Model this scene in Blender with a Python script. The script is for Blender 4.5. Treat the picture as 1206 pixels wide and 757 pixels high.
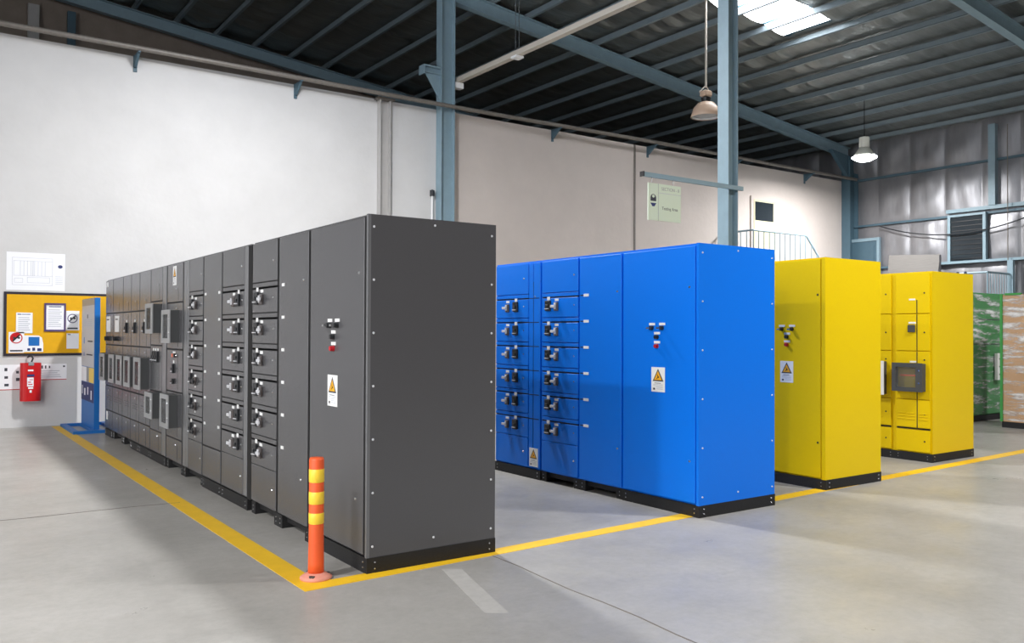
import bpy, bmesh, math, random
from mathutils import Vector, Matrix

random.seed(7)
for o in list(bpy.data.objects):
    bpy.data.objects.remove(o)
SC = bpy.context.scene
COL = SC.collection

# ------------------------------------------------------------------ camera
F_PX = 1005.16
YAW, PITCH, ROLL, CZ = math.radians(54.828), math.radians(0.737), math.radians(0.2216), 1.5428
cam = bpy.data.objects.new('camera', bpy.data.cameras.new('camera'))
COL.objects.link(cam)
fw = Vector((math.cos(YAW) * math.cos(PITCH), math.sin(YAW) * math.cos(PITCH), math.sin(PITCH)))
rt = Vector((math.sin(YAW), -math.cos(YAW), 0))
up = rt.cross(fw)
r2 = rt * math.cos(ROLL) + up * math.sin(ROLL)
u2 = -rt * math.sin(ROLL) + up * math.cos(ROLL)
M = Matrix((r2, u2, -fw)).transposed().to_4x4()
M.translation = (0, 0, CZ)
cam.matrix_world = M
cam.data.sensor_fit = 'HORIZONTAL'
cam.data.sensor_width = 36
cam.data.lens = F_PX / 1206 * 36
cam.data.clip_end = 200
SC.camera = cam

# ------------------------------------------------------------------ world, exposure
world = bpy.data.worlds.new('world')
SC.world = world
world.use_nodes = True
wb = world.node_tree.nodes['Background']
wb.inputs[0].default_value = (0.95, 0.97, 1.0, 1)
wb.inputs[1].default_value = 2.1
SC.view_settings.view_transform = 'Standard'
SC.view_settings.look = 'None'
SC.view_settings.gamma = 1
SC.view_settings.use_curve_mapping = False
SC.view_settings.exposure = 0.62
LAMP_W = 400            # watts of a lit high-bay lamp
SKYLIGHT_E = 9.0


# ------------------------------------------------------------------ materials
def srgb(r, g, b):
    f = lambda c: (c / 255 / 12.92) if c / 255 <= 0.04045 else ((c / 255 + 0.055) / 1.055) ** 2.4
    return (f(r), f(g), f(b), 1)


def material(name, col, rough=0.5, metal=0.0, var=0.0, vscale=4.0, bump=0.0, bscale=200.0, spec=0.5,
             emit=0.0, alpha=1.0, coat=0.0, stretch=(1, 1, 1), rvar=0.0):
    m = bpy.data.materials.new(name)
    m.use_nodes = True
    nt = m.node_tree
    b = nt.nodes['Principled BSDF']
    c = srgb(*col)
    b.inputs['Base Color'].default_value = c
    b.inputs['Roughness'].default_value = rough
    b.inputs['Metallic'].default_value = metal
    b.inputs['Specular IOR Level'].default_value = spec
    b.inputs['Alpha'].default_value = alpha
    b.inputs['Coat Weight'].default_value = coat
    if emit:
        b.inputs['Emission Color'].default_value = c
        b.inputs['Emission Strength'].default_value = emit
    if var or bump or rvar:
        tc = nt.nodes.new('ShaderNodeTexCoord')
        mp = nt.nodes.new('ShaderNodeMapping')
        mp.inputs['Scale'].default_value = stretch
        geo = nt.nodes.new('ShaderNodeNewGeometry')
        nt.links.new(geo.outputs['Position'], mp.inputs['Vector'])
    if var or rvar:
        n = nt.nodes.new('ShaderNodeTexNoise')
        n.inputs['Scale'].default_value = vscale
        n.inputs['Detail'].default_value = 6
        n.inputs['Roughness'].default_value = 0.62
        nt.links.new(mp.outputs[0], n.inputs['Vector'])
        if var:
            mr = nt.nodes.new('ShaderNodeMapRange')
            mr.inputs['From Min'].default_value = 0.25
            mr.inputs['From Max'].default_value = 0.75
            mr.inputs['To Min'].default_value = 1 - var
            mr.inputs['To Max'].default_value = 1 + var
            nt.links.new(n.outputs['Fac'], mr.inputs['Value'])
            mx = nt.nodes.new('ShaderNodeMix')
            mx.data_type = 'RGBA'
            mx.blend_type = 'MULTIPLY'
            mx.inputs['Factor'].default_value = 1
            mx.inputs['A'].default_value = c
            nt.links.new(mr.outputs[0], mx.inputs['B'])
            nt.links.new(mx.outputs['Result'], b.inputs['Base Color'])
        if rvar:
            m2 = nt.nodes.new('ShaderNodeMapRange')
            m2.inputs['From Min'].default_value = 0.3
            m2.inputs['From Max'].default_value = 0.7
            m2.inputs['To Min'].default_value = max(0.02, rough - rvar)
            m2.inputs['To Max'].default_value = rough + rvar
            nt.links.new(n.outputs['Fac'], m2.inputs['Value'])
            nt.links.new(m2.outputs[0], b.inputs['Roughness'])
    if bump:
        n2 = nt.nodes.new('ShaderNodeTexNoise')
        n2.inputs['Scale'].default_value = bscale
        n2.inputs['Detail'].default_value = 5
        nt.links.new(mp.outputs[0], n2.inputs['Vector'])
        bp = nt.nodes.new('ShaderNodeBump')
        bp.inputs['Strength'].default_value = bump
        bp.inputs['Distance'].default_value = 0.02
        nt.links.new(n2.outputs['Fac'], bp.inputs['Height'])
        nt.links.new(bp.outputs[0], b.inputs['Normal'])
    return m


def concrete_floor():
    m = bpy.data.materials.new('polished_concrete')
    m.use_nodes = True
    nt = m.node_tree
    b = nt.nodes['Principled BSDF']
    geo = nt.nodes.new('ShaderNodeNewGeometry')

    def noise(scale, detail, rough, st=(1, 1, 1)):
        mp = nt.nodes.new('ShaderNodeMapping')
        mp.inputs['Scale'].default_value = st
        nt.links.new(geo.outputs['Position'], mp.inputs['Vector'])
        n = nt.nodes.new('ShaderNodeTexNoise')
        n.inputs['Scale'].default_value = scale
        n.inputs['Detail'].default_value = detail
        n.inputs['Roughness'].default_value = rough
        nt.links.new(mp.outputs[0], n.inputs['Vector'])
        return n

    def ramp(node, stops):
        r = nt.nodes.new('ShaderNodeValToRGB')
        e = r.color_ramp.elements
        while len(e) < len(stops):
            e.new(0.5)
        for i, (p, c) in enumerate(stops):
            e[i].position = p
            e[i].color = c
        nt.links.new(node.outputs['Fac'], r.inputs['Fac'])
        return r

    base = ramp(noise(0.55, 9, 0.68), [(0.3, srgb(148, 145, 140)), (0.52, srgb(165, 162, 157)), (0.72, srgb(177, 174, 170))])
    fine = ramp(noise(16, 8, 0.75), [(0.3, (0.86, 0.86, 0.86, 1)), (0.6, (1, 1, 1, 1))])
    scuff = ramp(noise(2.2, 10, 0.8, (0.35, 1.6, 1)), [(0.56, (1, 1, 1, 1)), (0.72, (0.84, 0.83, 0.81, 1))])
    x1 = nt.nodes.new('ShaderNodeMix'); x1.data_type = 'RGBA'; x1.blend_type = 'MULTIPLY'; x1.inputs['Factor'].default_value = 1
    x2 = nt.nodes.new('ShaderNodeMix'); x2.data_type = 'RGBA'; x2.blend_type = 'MULTIPLY'; x2.inputs['Factor'].default_value = 1
    nt.links.new(base.outputs[0], x1.inputs['A']); nt.links.new(fine.outputs[0], x1.inputs['B'])
    nt.links.new(x1.outputs['Result'], x2.inputs['A']); nt.links.new(scuff.outputs[0], x2.inputs['B'])
    nt.links.new(x2.outputs['Result'], b.inputs['Base Color'])
    rr = nt.nodes.new('ShaderNodeMapRange')
    rr.inputs['From Min'].default_value = 0.3; rr.inputs['From Max'].default_value = 0.7
    rr.inputs['To Min'].default_value = 0.26; rr.inputs['To Max'].default_value = 0.5
    nt.links.new(noise(1.3, 8, 0.7).outputs['Fac'], rr.inputs['Value'])
    nt.links.new(rr.outputs[0], b.inputs['Roughness'])
    b.inputs['Specular IOR Level'].default_value = 0.45
    bp = nt.nodes.new('ShaderNodeBump'); bp.inputs['Strength'].default_value = 0.08; bp.inputs['Distance'].default_value = 0.01
    nt.links.new(noise(40, 6, 0.6).outputs['Fac'], bp.inputs['Height'])
    nt.links.new(bp.outputs[0], b.inputs['Normal'])
    return m


def clear(name, col, amount, rough=0.08, noise=False):
    """thin clear plastic: mostly see-through, with a glossy sheen"""
    m = bpy.data.materials.new(name)
    m.use_nodes = True
    nt = m.node_tree
    nt.nodes.remove(nt.nodes['Principled BSDF'])
    out = nt.nodes['Material Output']
    t = nt.nodes.new('ShaderNodeBsdfTransparent')
    g = nt.nodes.new('ShaderNodeBsdfPrincipled')
    g.inputs['Base Color'].default_value = srgb(*col)
    g.inputs['Roughness'].default_value = rough
    mx = nt.nodes.new('ShaderNodeMixShader')
    mx.inputs[0].default_value = amount
    nt.links.new(t.outputs[0], mx.inputs[1]); nt.links.new(g.outputs[0], mx.inputs[2])
    nt.links.new(mx.outputs[0], out.inputs[0])
    if noise:
        geo = nt.nodes.new('ShaderNodeNewGeometry')
        mp = nt.nodes.new('ShaderNodeMapping'); mp.inputs['Scale'].default_value = (0.9, 0.9, 5)
        nt.links.new(geo.outputs['Position'], mp.inputs['Vector'])
        n = nt.nodes.new('ShaderNodeTexNoise'); n.inputs['Scale'].default_value = 1.9; n.inputs['Detail'].default_value = 8
        n.inputs['Roughness'].default_value = 0.7
        nt.links.new(mp.outputs[0], n.inputs['Vector'])
        r = nt.nodes.new('ShaderNodeMapRange')
        r.inputs['From Min'].default_value = 0.49; r.inputs['From Max'].default_value = 0.64
        r.inputs['To Min'].default_value = 0.06; r.inputs['To Max'].default_value = amount
        nt.links.new(n.outputs['Fac'], r.inputs['Value'])
        nt.links.new(r.outputs[0], mx.inputs[0])
        bp = nt.nodes.new('ShaderNodeBump'); bp.inputs['Strength'].default_value = 0.9; bp.inputs['Distance'].default_value = 0.05
        nt.links.new(n.outputs['Fac'], bp.inputs['Height']); nt.links.new(bp.outputs[0], g.inputs['Normal'])
    return m


MT = dict(
    floor=concrete_floor(),
    plaster=material('painted_plaster', (207, 206, 206), 0.75, var=0.05, vscale=1.3, bump=0.25, bscale=9),
    plaster_warm=material('beige_plaster', (206, 196, 190), 0.75, var=0.05, vscale=1.3, bump=0.25, bscale=9),
    blockwall=material('bare_blockwork', (140, 128, 118), 0.9, var=0.12, vscale=3, bump=0.4, bscale=20),
    foil=material('foil_insulation', (146, 146, 150), 0.46, metal=0.65, var=0.14, vscale=2.2, bump=0.5, bscale=3.2, stretch=(1, 2.2, 0.55)),
    rooffoil=material('roof_blanket', (122, 126, 124), 0.38, metal=0.6, var=0.22, vscale=2.0, bump=0.8, bscale=3.0, stretch=(0.6, 3.0, 1)),
    steel=material('blue_painted_steel', (136, 160, 172), 0.5, var=0.08, vscale=5),
    steel_dark=material('blue_grey_steel', (74, 100, 114), 0.55, var=0.08, vscale=5),
    purlin=material('galvanised_purlin', (136, 150, 158), 0.5, metal=0.25, var=0.08, vscale=4),
    grey=material('grey_powder_coat', (78, 78, 81), 0.24, spec=0.75, var=0.05, vscale=150, bump=0.06, bscale=350),
    grey_strip=material('grey_powder_coat_edge', (104, 105, 108), 0.26, spec=0.75, var=0.05, vscale=150),
    blue=material('blue_powder_coat', (4, 118, 236), 0.36, spec=0.3, var=0.02, vscale=60, bump=0.03, bscale=350),
    yellow=material('yellow_powder_coat', (230, 197, 0), 0.4, spec=0.25, var=0.02, vscale=60, bump=0.03, bscale=350),
    black=material('flat_black', (16, 16, 18), 0.7),
    plinth=material('black_plinth_coat', (22, 22, 24), 0.6, var=0.35, vscale=60, bump=0.15, bscale=80),
    switch_dark=material('brown_grey_switch', (92, 86, 86), 0.45),
    switch_light=material('bright_switch_handle', (206, 207, 212), 0.3),
    darkplastic=material('dark_plastic', (34, 36, 40), 0.4),
    meter=material('grey_meter_casing', (72, 74, 76), 0.45),
    meter_light=material('pale_meter_frame', (150, 152, 154), 0.4),
    chrome=material('bright_metal', (205, 207, 210), 0.22, metal=0.95),
    white=material('white_plastic', (240, 240, 240), 0.5),
    paper=material('white_paper', (242, 243, 248), 0.7),
    ink=material('dark_ink', (60, 62, 72), 0.7),
    faint=material('faint_ink', (188, 191, 202), 0.7),
    navy=material('navy_ink', (40, 52, 110), 0.6),
    red=material('red_vinyl', (196, 14, 22), 0.42, var=0.1, vscale=6),
    redbtn=material('red_button', (186, 24, 36), 0.4),
    orange=material('orange_rubber', (232, 92, 42), 0.5, var=0.06, vscale=8),
    orange_pale=material('worn_orange_rubber', (214, 142, 124), 0.6, var=0.08, vscale=20),
    tape=material('yellow_reflective_tape', (246, 208, 60), 0.35),
    linepaint=material('yellow_floor_paint', (238, 190, 30), 0.5, var=0.07, vscale=6),
    warn=material('warning_yellow', (244, 176, 32), 0.5),
    board=material('mustard_felt', (226, 170, 10), 0.85, var=0.05, vscale=10),
    frame=material('dark_board_frame', (38, 34, 46), 0.5),
    purple=material('purple_frame', (78, 62, 110), 0.5),
    signblue=material('blue_totem_paint', (24, 108, 186), 0.45),
    totempanel=material('pale_print_panel', (196, 196, 200), 0.5),
    signpale=material('pale_green_sign', (214, 226, 206), 0.35),
    cardboard=material('brown_cardboard', (190, 152, 112), 0.8, var=0.06, vscale=3),
    green=material('green_painted_metal', (44, 128, 60), 0.5, var=0.1, vscale=3),
    greenfoam=material('green_edge_foam', (60, 150, 70), 0.6),
    grey_board=material('weathered_plywood', (112, 109, 106), 0.8, var=0.12, vscale=6, stretch=(1, 0.6, 8)),
    sky_panel=material('translucent_skylight', (250, 252, 255), 0.5, emit=SKYLIGHT_E),
    bulb=material('lit_lamp_lens', (250, 252, 255), 0.5, emit=28),
    reflector=material('tan_enamel_reflector', (214, 186, 164), 0.35, var=0.05, vscale=9),
    housing=material('pale_lamp_housing', (206, 206, 198), 0.5),
    conduit=material('grey_conduit', (124, 118, 112), 0.5, metal=0.2, var=0.12, vscale=20),
    channel=material('grey_channel_paint', (176, 174, 172), 0.5, var=0.05, vscale=8),
    trunk=material('cream_trunking', (196, 188, 176), 0.5),
    cable=material('black_cable', (40, 42, 46), 0.6),
    darkglass=material('dark_window_glass', (38, 46, 52), 0.12, spec=0.7),
    cream=material('cream_door_paint', (212, 206, 172), 0.6),
    amber=material('amber_indicator', (226, 92, 36), 0.4),
    olive=material('olive_meter_screen', (150, 134, 30), 0.3),
    wornwhite=material('worn_white_paint', (176, 173, 168), 0.6, var=0.12, vscale=12),
    joint=material('dark_joint_filler', (112, 106, 100), 0.9),
    pane=clear('clear_meter_window', (150, 152, 154), 0.13, 0.1),
    wrap=clear('clear_stretch_wrap', (240, 242, 244), 0.9, 0.12, noise=True),
    navyhose=material('navy_strap', (30, 44, 70), 0.6),
)

# ------------------------------------------------------------------ building helpers
WP = {}


def tag(o, label=None, cat=None, group=None, kind=None):
    if label: o['label'] = label
    if cat: o['category'] = cat
    if group: o['group'] = group
    if kind: o['kind'] = kind
    return o


def link(name, data, center, parent=None):
    o = bpy.data.objects.new(name, data)
    COL.objects.link(o)
    c = Vector(center)
    if parent is not None:
        o.parent = parent
        o.location = c - WP[parent.name]
    else:
        o.location = c
    WP[o.name] = c
    return o


def thing(name, loc, label, cat, group=None):
    o = link(name, None, loc)
    return tag(o, label, cat, group)


class MB:
    def __init__(self):
        self.bm = bmesh.new()

    def box(self, x0, x1, y0, y1, z0, z1):
        m = Matrix.Translation(((x0 + x1) / 2, (y0 + y1) / 2, (z0 + z1) / 2)) @ Matrix.Diagonal((abs(x1 - x0), abs(y1 - y0), abs(z1 - z0), 1))
        bmesh.ops.create_cube(self.bm, size=1, matrix=m)
        return self

    def cyl(self, p, q, r, r2=None, n=12):
        p, q = Vector(p), Vector(q)
        d = q - p
        rot = d.to_track_quat('Z', 'Y').to_matrix().to_4x4()
        bmesh.ops.create_cone(self.bm, cap_ends=True, segments=n, radius1=r, radius2=r if r2 is None else r2, depth=d.length,
                              matrix=Matrix.Translation((p + q) / 2) @ rot)
        return self

    def prism(self, pts, ext):
        """closed polygon pts (3-D), extruded by vector ext"""
        e = Vector(ext)
        a = [self.bm.verts.new(Vector(p)) for p in pts]
        b = [self.bm.verts.new(Vector(p) + e) for p in pts]
        n = len(a)
        self.bm.faces.new(a[::-1])
        self.bm.faces.new(b)
        for i in range(n):
            self.bm.faces.new((a[i], a[(i + 1) % n], b[(i + 1) % n], b[i]))
        return self

    def lathe(self, c, prof, n=24):
        """prof: (r, z) list, around the vertical through c"""
        rings = []
        for r, z in prof:
            rings.append([self.bm.verts.new((c[0] + r * math.cos(6.28318 * k / n), c[1] + r * math.sin(6.28318 * k / n), c[2] + z)) for k in range(n)])
        for a, b in zip(rings, rings[1:]):
            for k in range(n):
                self.bm.faces.new((a[k], a[(k + 1) % n], b[(k + 1) % n], b[k]))
        return self

    def tube(self, pts, r, n=8, ribs=0.0):
        pts = [Vector(p) for p in pts]
        rings = []
        for i, p in enumerate(pts):
            t = (pts[min(i + 1, len(pts) - 1)] - pts[max(i - 1, 0)]).normalized()
            a = t.cross(Vector((0, 0, 1)))
            if a.length < 1e-3:
                a = Vector((1, 0, 0))
            a.normalize()
            b = a.cross(t)
            rr = r + (ribs if i % 2 else 0)
            rings.append([self.bm.verts.new(p + (a * math.cos(6.28318 * k / n) + b * math.sin(6.28318 * k / n)) * rr) for k in range(n)])
        for a, b in zip(rings, rings[1:]):
            for k in range(n):
                self.bm.faces.new((a[k], a[(k + 1) % n], b[(k + 1) % n], b[k]))
        self.bm.faces.new(rings[0][::-1])
        self.bm.faces.new(rings[-1])
        return self

    def build(self, name, mat, parent=None, bevel=0.0, smooth=False, base=False):
        bm = self.bm
        if bevel:
            bmesh.ops.bevel(bm, geom=bm.edges[:], offset=bevel, segments=1, affect='EDGES', profile=0.5)
        bmesh.ops.recalc_face_normals(bm, faces=bm.faces[:])
        lo = Vector([min(v.co[i] for v in bm.verts) for i in range(3)])
        hi = Vector([max(v.co[i] for v in bm.verts) for i in range(3)])
        c = (lo + hi) / 2
        if base:
            c.z = lo.z
        for v in bm.verts:
            v.co -= c
        me = bpy.data.meshes.new(name)
        bm.to_mesh(me)
        bm.free()
        if smooth:
            for p in me.polygons:
                p.use_smooth = True
        me.materials.append(MT[mat])
        return link(name, me, c, parent)


def bx(name, mat, parent, x0, x1, y0, y1, z0, z1, bevel=0.0, base=False):
    return MB().box(x0, x1, y0, y1, z0, z1).build(name, mat, parent, bevel, base=base)


SHARED = {}


def shared(key, name, make, center, parent):
    """copies of one part share their mesh data; make() returns the object the first time"""
    if key not in SHARED:
        SHARED[key] = None
        o = make()
        SHARED[key] = (o.data, WP[o.name] - Vector(center))
        return o
    d, off = SHARED[key]
    return link(name, d, Vector(center) + off, parent)


def lettering(name, s, size, mat, parent, face, c, u, v, depth=0.0008, align='CENTER'):
    """face 'Y': facing -Y at Y=c, u = X; face 'X': facing -X at X=c, u = Y"""
    cu = bpy.data.curves.new('lettering', 'FONT')
    cu.body = s; cu.size = size; cu.align_x = align; cu.align_y = 'CENTER'; cu.extrude = depth / 2
    t = bpy.data.objects.new('lettering_tmp', cu)
    COL.objects.link(t)
    dg = bpy.context.evaluated_depsgraph_get()
    me = bpy.data.meshes.new_from_object(t.evaluated_get(dg))
    bpy.data.objects.remove(t)
    me.name = name
    R = Matrix(((1, 0, 0), (0, 0, -1), (0, 1, 0))) if face == 'Y' else Matrix(((0, 0, -1), (-1, 0, 0), (0, 1, 0)))
    for w in me.vertices:
        w.co = R @ w.co
    me.materials.clear()
    me.materials.append(MT[mat])
    loc = (u, c - depth / 2, v) if face == 'Y' else (c - depth / 2, u, v)
    return link(name, me, loc, parent)


def marks(name, mat, parent, face, c, rects, th=0.0008):
    """printed marks: (u0, u1, v0, v1) flat rectangles on one printed sheet"""
    mb = MB()
    for u0, u1, v0, v1 in rects:
        if face == 'Y':
            mb.box(u0, u1, c - th, c, v0, v1)
        else:
            mb.box(c - th, c, u0, u1, v0, v1)
    o = mb.build(name, mat, parent)
    if len(rects) > 1:
        o['kind'] = 'stuff'
    return o


def screw(parent, axis, p, r=0.009, mat='switch_light', name='screw'):
    d = Vector((-0.005, 0, 0)) if axis == 'X' else Vector((0, -0.005, 0))
    p = Vector(p)
    return shared((name, axis, r, mat), name, lambda: MB().cyl(p, p + d, r, r * 0.75, 8).build(name, mat, parent), p, parent)


# ------------------------------------------------------------------ the setting
XR, YW, WH = 23.9, 15.65, 6.25          # metal wall, white wall, height of the white wall
R0, RS = 9.669, -0.11208                # underside of the rafters: z = R0 + RS * x


def roofz(x, off=0.0):
    return R0 + RS * x + off


floor = bx('floor', 'floor', None, -14, XR + 0.3, -12, 23.2, -0.2, 0)
tag(floor, kind='structure')
# painted lines, joints and marks on the floor
MB().prism([(1.93, 4.86, 0.0), (2.08, 5.0, 0.0), (2.03, 15.52, 0.0), (1.87, 15.52, 0.0)], (0, 0, 0.002)).build('floor_marking', 'linepaint', floor)
MB().prism([(1.93, 4.86, 0.0), (18.5, 5.52, 0.0), (18.5, 5.68, 0.0), (2.08, 5.0, 0.0)], (0, 0, 0.0021)).build('floor_marking', 'linepaint', floor)
MB().prism([(2.845, 4.82, 0.0), (2.955, 4.75, 0.0), (2.71, 3.87, 0.0), (2.60, 3.94, 0.0)], (0, 0, 0.0012)).build('paint_mark', 'wornwhite', floor)


def wiggle(pts, w):
    a, b = [], []
    for i, (x, y) in enumerate(pts):
        x2, y2 = pts[min(i + 1, len(pts) - 1)]
        x1, y1 = pts[max(i - 1, 0)]
        d = Vector((x2 - x1, y2 - y1)).normalized()
        a.append((x - d.y * w, y + d.x * w, 0)); b.append((x + d.y * w, y - d.x * w, 0))
    return a + b[::-1]


MB().prism(wiggle([(-6 + 0.4 * k, 8.27 - 0.012 * k + 0.015 * math.sin(k * 2.1)) for k in range(21)], 0.0045), (0, 0, 0.0025)).build('joint', 'joint', floor)
MB().prism(wiggle([(3.30 - 0.012 * k + 0.012 * math.sin(k * 1.7), 4.9 - 0.3 * k) for k in range(22)], 0.004), (0, 0, 0.0025)).build('joint', 'joint', floor)

wall_white = MB().box(-14, 9.45, YW, YW + 0.25, 0, WH).build('wall_back', 'plaster', None)
bx('wall_section', 'plaster_warm', wall_white, 9.45, XR, YW, YW + 0.25, 0, WH)
tag(wall_white, kind='structure')
tag(bx('trim_1', 'plaster_warm', None, 9.40, 9.50, YW - 0.06, YW, 0, WH), kind='structure')
tag(bx('trim_2', 'conduit', None, 14.73, 14.77, YW - 0.03, YW, 0, WH), kind='structure')
tag(bx('wall_left_blocker', 'blockwall', None, -9.2, -9.0, 9.5, 23.1, 0, 10.6), kind='structure')  # unseen wall added to cut sky light on the left of the white wall
wall_front_blocker = tag(bx('wall_front_blocker', 'blockwall', None, -14, XR, -9.2, -9.0, 0, 10.6), kind='structure')  # unseen dark wall added behind the camera to dim the cabinet ends
# cream door on the landing
dr = tag(bx('door_2', 'plaster_warm', None, 19.16, 20.34, YW - 0.05, YW, 3.2, 5.40), kind='structure')
bx('door_leaf', 'cream', dr, 19.26, 20.20, YW - 0.065, YW - 0.05, 3.2, 5.30)
bx('door_pane', 'darkglass', dr, 19.30, 20.08, YW - 0.075, YW - 0.065, 4.72, 5.24)

wall_far = bx('wall_far', 'blockwall', None, -14, XR, 22.9, 23.1, 0, 10.6)
tag(wall_far, kind='structure')
for x in (2.17, 3.0):
    bx('pilaster', 'channel' if x < 3 else 'steel_dark', wall_far, x, x + (0.23 if x < 3 else 0.17), 22.75, 22.9, 0, 9.2 - (0 if x < 3 else 0))
for zz in (7.6, 8.4):
    bx('course_joint', 'joint', wall_far, -14, XR, 22.89, 22.9, zz, zz + 0.02)

# metal wall on the far side: backing sheet, quilted foil panels, girts
wall_right = bx('wall_right', 'foil', None, XR, XR + 0.15, -12, 23.1, 0, 7.6)
tag(wall_right, kind='structure')


def foil_panel(y0, y1, z0, z1, seed):
    rnd = random.Random(seed)
    mb = MB()
    nu, nv = 10, 14
    ph = [rnd.uniform(0, 6.28) for _ in range(6)]
    am = [rnd.uniform(0.006, 0.018) for _ in range(3)]
    grid = []
    for j in range(nv + 1):
        row = []
        for i in range(nu + 1):
            u, v = i / nu, j / nv
            e = (math.sin(math.pi * u) ** 0.5) * (math.sin(math.pi * v) ** 0.6)
            d = 0.055 * e
            d += e * (am[0] * math.sin(6 * u + 2 * v + ph[0]) + am[1] * math.sin(13 * u - 3 * v + ph[1]) + am[2] * math.sin(3 * u + 9 * v + ph[2]))
            row.append(mb.bm.verts.new((XR - 0.005 - d, y0 + (y1 - y0) * u, z0 + (z1 - z0) * v)))
        grid.append(row)
    for j in range(nv):
        for i in range(nu):
            mb.bm.faces.new((grid[j][i], grid[j][i + 1], grid[j + 1][i + 1], grid[j + 1][i]))
    return mb.build('foil_panel', 'foil', wall_right, smooth=True)


zrows = [(0.05, 1.6), (1.65, 3.48), (3.58, 4.80), (4.88, 6.21), (6.29, 7.5)]
k = 0
y = 19.8
while y > 5.5:
    for zi, (z0, z1) in enumerate(zrows):
        if y > YW and zi < 4:
            continue
        if y < 8 and zi > 3:
            pass
        foil_panel(y - 1.0, y - 0.02, z0, z1, k)
        k += 1
    y -= 1.02
for zz in (3.53, 4.84, 6.25):
    bx('girt', 'steel_dark', wall_right, XR - 0.10, XR, -12, YW - 0.2 if zz < 6 else 22.8, zz - 0.03, zz + 0.03)
bx('girt', 'steel', wall_right, XR - 0.16, XR, -2, 12.55, 4.92, 5.02)
bx('girt', 'steel', wall_right, XR - 0.18, XR, -2, 13.03, 3.50, 3.57)
bx('wall_post', 'steel', wall_right, XR - 0.2, XR - 0.02, 11.2, 11.38, 5.02, 7.2)
bx('wall_post', 'steel', wall_right, XR - 0.2, XR - 0.02, 4.2, 4.38, 0, 7.2)
# dark window
win = bx('window_1', 'darkglass', None, XR - 0.14, XR - 0.08, 11.54, 12.42, 3.58, 4.80)
tag(win, kind='structure')
for a in ((11.46, 11.54, 3.57, 4.86), (12.42, 12.50, 3.57, 4.86)):
    bx('window_frame', 'steel', win, XR - 0.18, XR - 0.06, *a)
bx('window_frame', 'steel', win, XR - 0.18, XR - 0.06, 11.54, 12.42, 4.80, 4.86)
for i in range(9):
    bx('louvre', 'darkplastic', win, XR - 0.155, XR - 0.14, 11.54, 12.42, 3.62 + 0.13 * i, 3.64 + 0.13 * i)
# blue door
d1 = bx('door_1', 'steel_dark', None, XR - 0.12, XR - 0.06, 14.66, 15.52, 2.1, 4.36)
tag(d1, kind='structure')
bx('door_frame', 'steel', d1, XR - 0.15, XR - 0.05, 14.58, 14.66, 2.1, 4.45)
bx('door_frame', 'steel', d1, XR - 0.15, XR - 0.05, 14.66, 15.60, 4.36, 4.45)
bx('door_panel', 'steel_dark', d1, XR - 0.135, XR - 0.12, 14.76, 15.42, 3.3, 4.22)

# roof: sagging blanket with a hole for the skylight, purlins, rafters
SKX0, SKX1, SKY0, SKY1 = 13.45, 16.20, 11.02, 12.22
NX, NY = 33 * 5, 350
PX = [11.44 + n for n in range(-22, 13)]
mb = MB()
gx = [PX[0] + i * (XR - PX[0]) / NX for i in range(NX + 1)]
gy = [-12 + j * 35.0 / NY for j in range(NY + 1)]
vg = []
for i, x in enumerate(gx):
    ph = (x - 11.44) % 1.0
    sag = 0.05 * math.sin(math.pi * ph)
    bay = int((x - 11.44 + 100) // 1.0)
    rnd = random.Random(bay)
    fold = {}
    for _ in range(55):                       # folds of the blanket between two purlins
        jf = rnd.randrange(NY)
        am = rnd.uniform(0.02, 0.09)
        for dj, f in ((-1, 0.35), (0, 1.0), (1, 0.45)):
            fold[jf + dj] = max(fold.get(jf + dj, 0), am * f)
    s1 = math.sin(math.pi * ph)
    vg.append([mb.bm.verts.new((x, yy, roofz(x, 0.475) - sag + (0.012 * math.sin(3.1 * yy + 4 * x) - fold.get(j, 0)) * s1)) for j, yy in enumerate(gy)])
for i in range(NX):
    for j in range(NY):
        cx, cy = (gx[i] + gx[i + 1]) / 2, (gy[j] + gy[j + 1]) / 2
        if SKX0 < cx < SKX1 and SKY0 < cy < SKY1:
            continue
        mb.bm.faces.new((vg[i][j], vg[i + 1][j], vg[i + 1][j + 1], vg[i][j + 1]))
ceiling = mb.build('ceiling', 'rooffoil', None, smooth=True)
tag(ceiling, kind='structure')
for a, b in ((SKX0 - 0.2, 14.38), (14.5, 15.38), (15.5, SKX1)):
    mb = MB()
    mb.prism([(a, SKY0 - 0.25, roofz(a, 0.485)), (b, SKY0 - 0.25, roofz(b, 0.485)), (b, SKY1 + 0.25, roofz(b, 0.485)), (a, SKY1 + 0.25, roofz(a, 0.485))], (0, 0, 0.01))
    mb.build('skylight_panel', 'sky_panel', ceiling)
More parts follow.
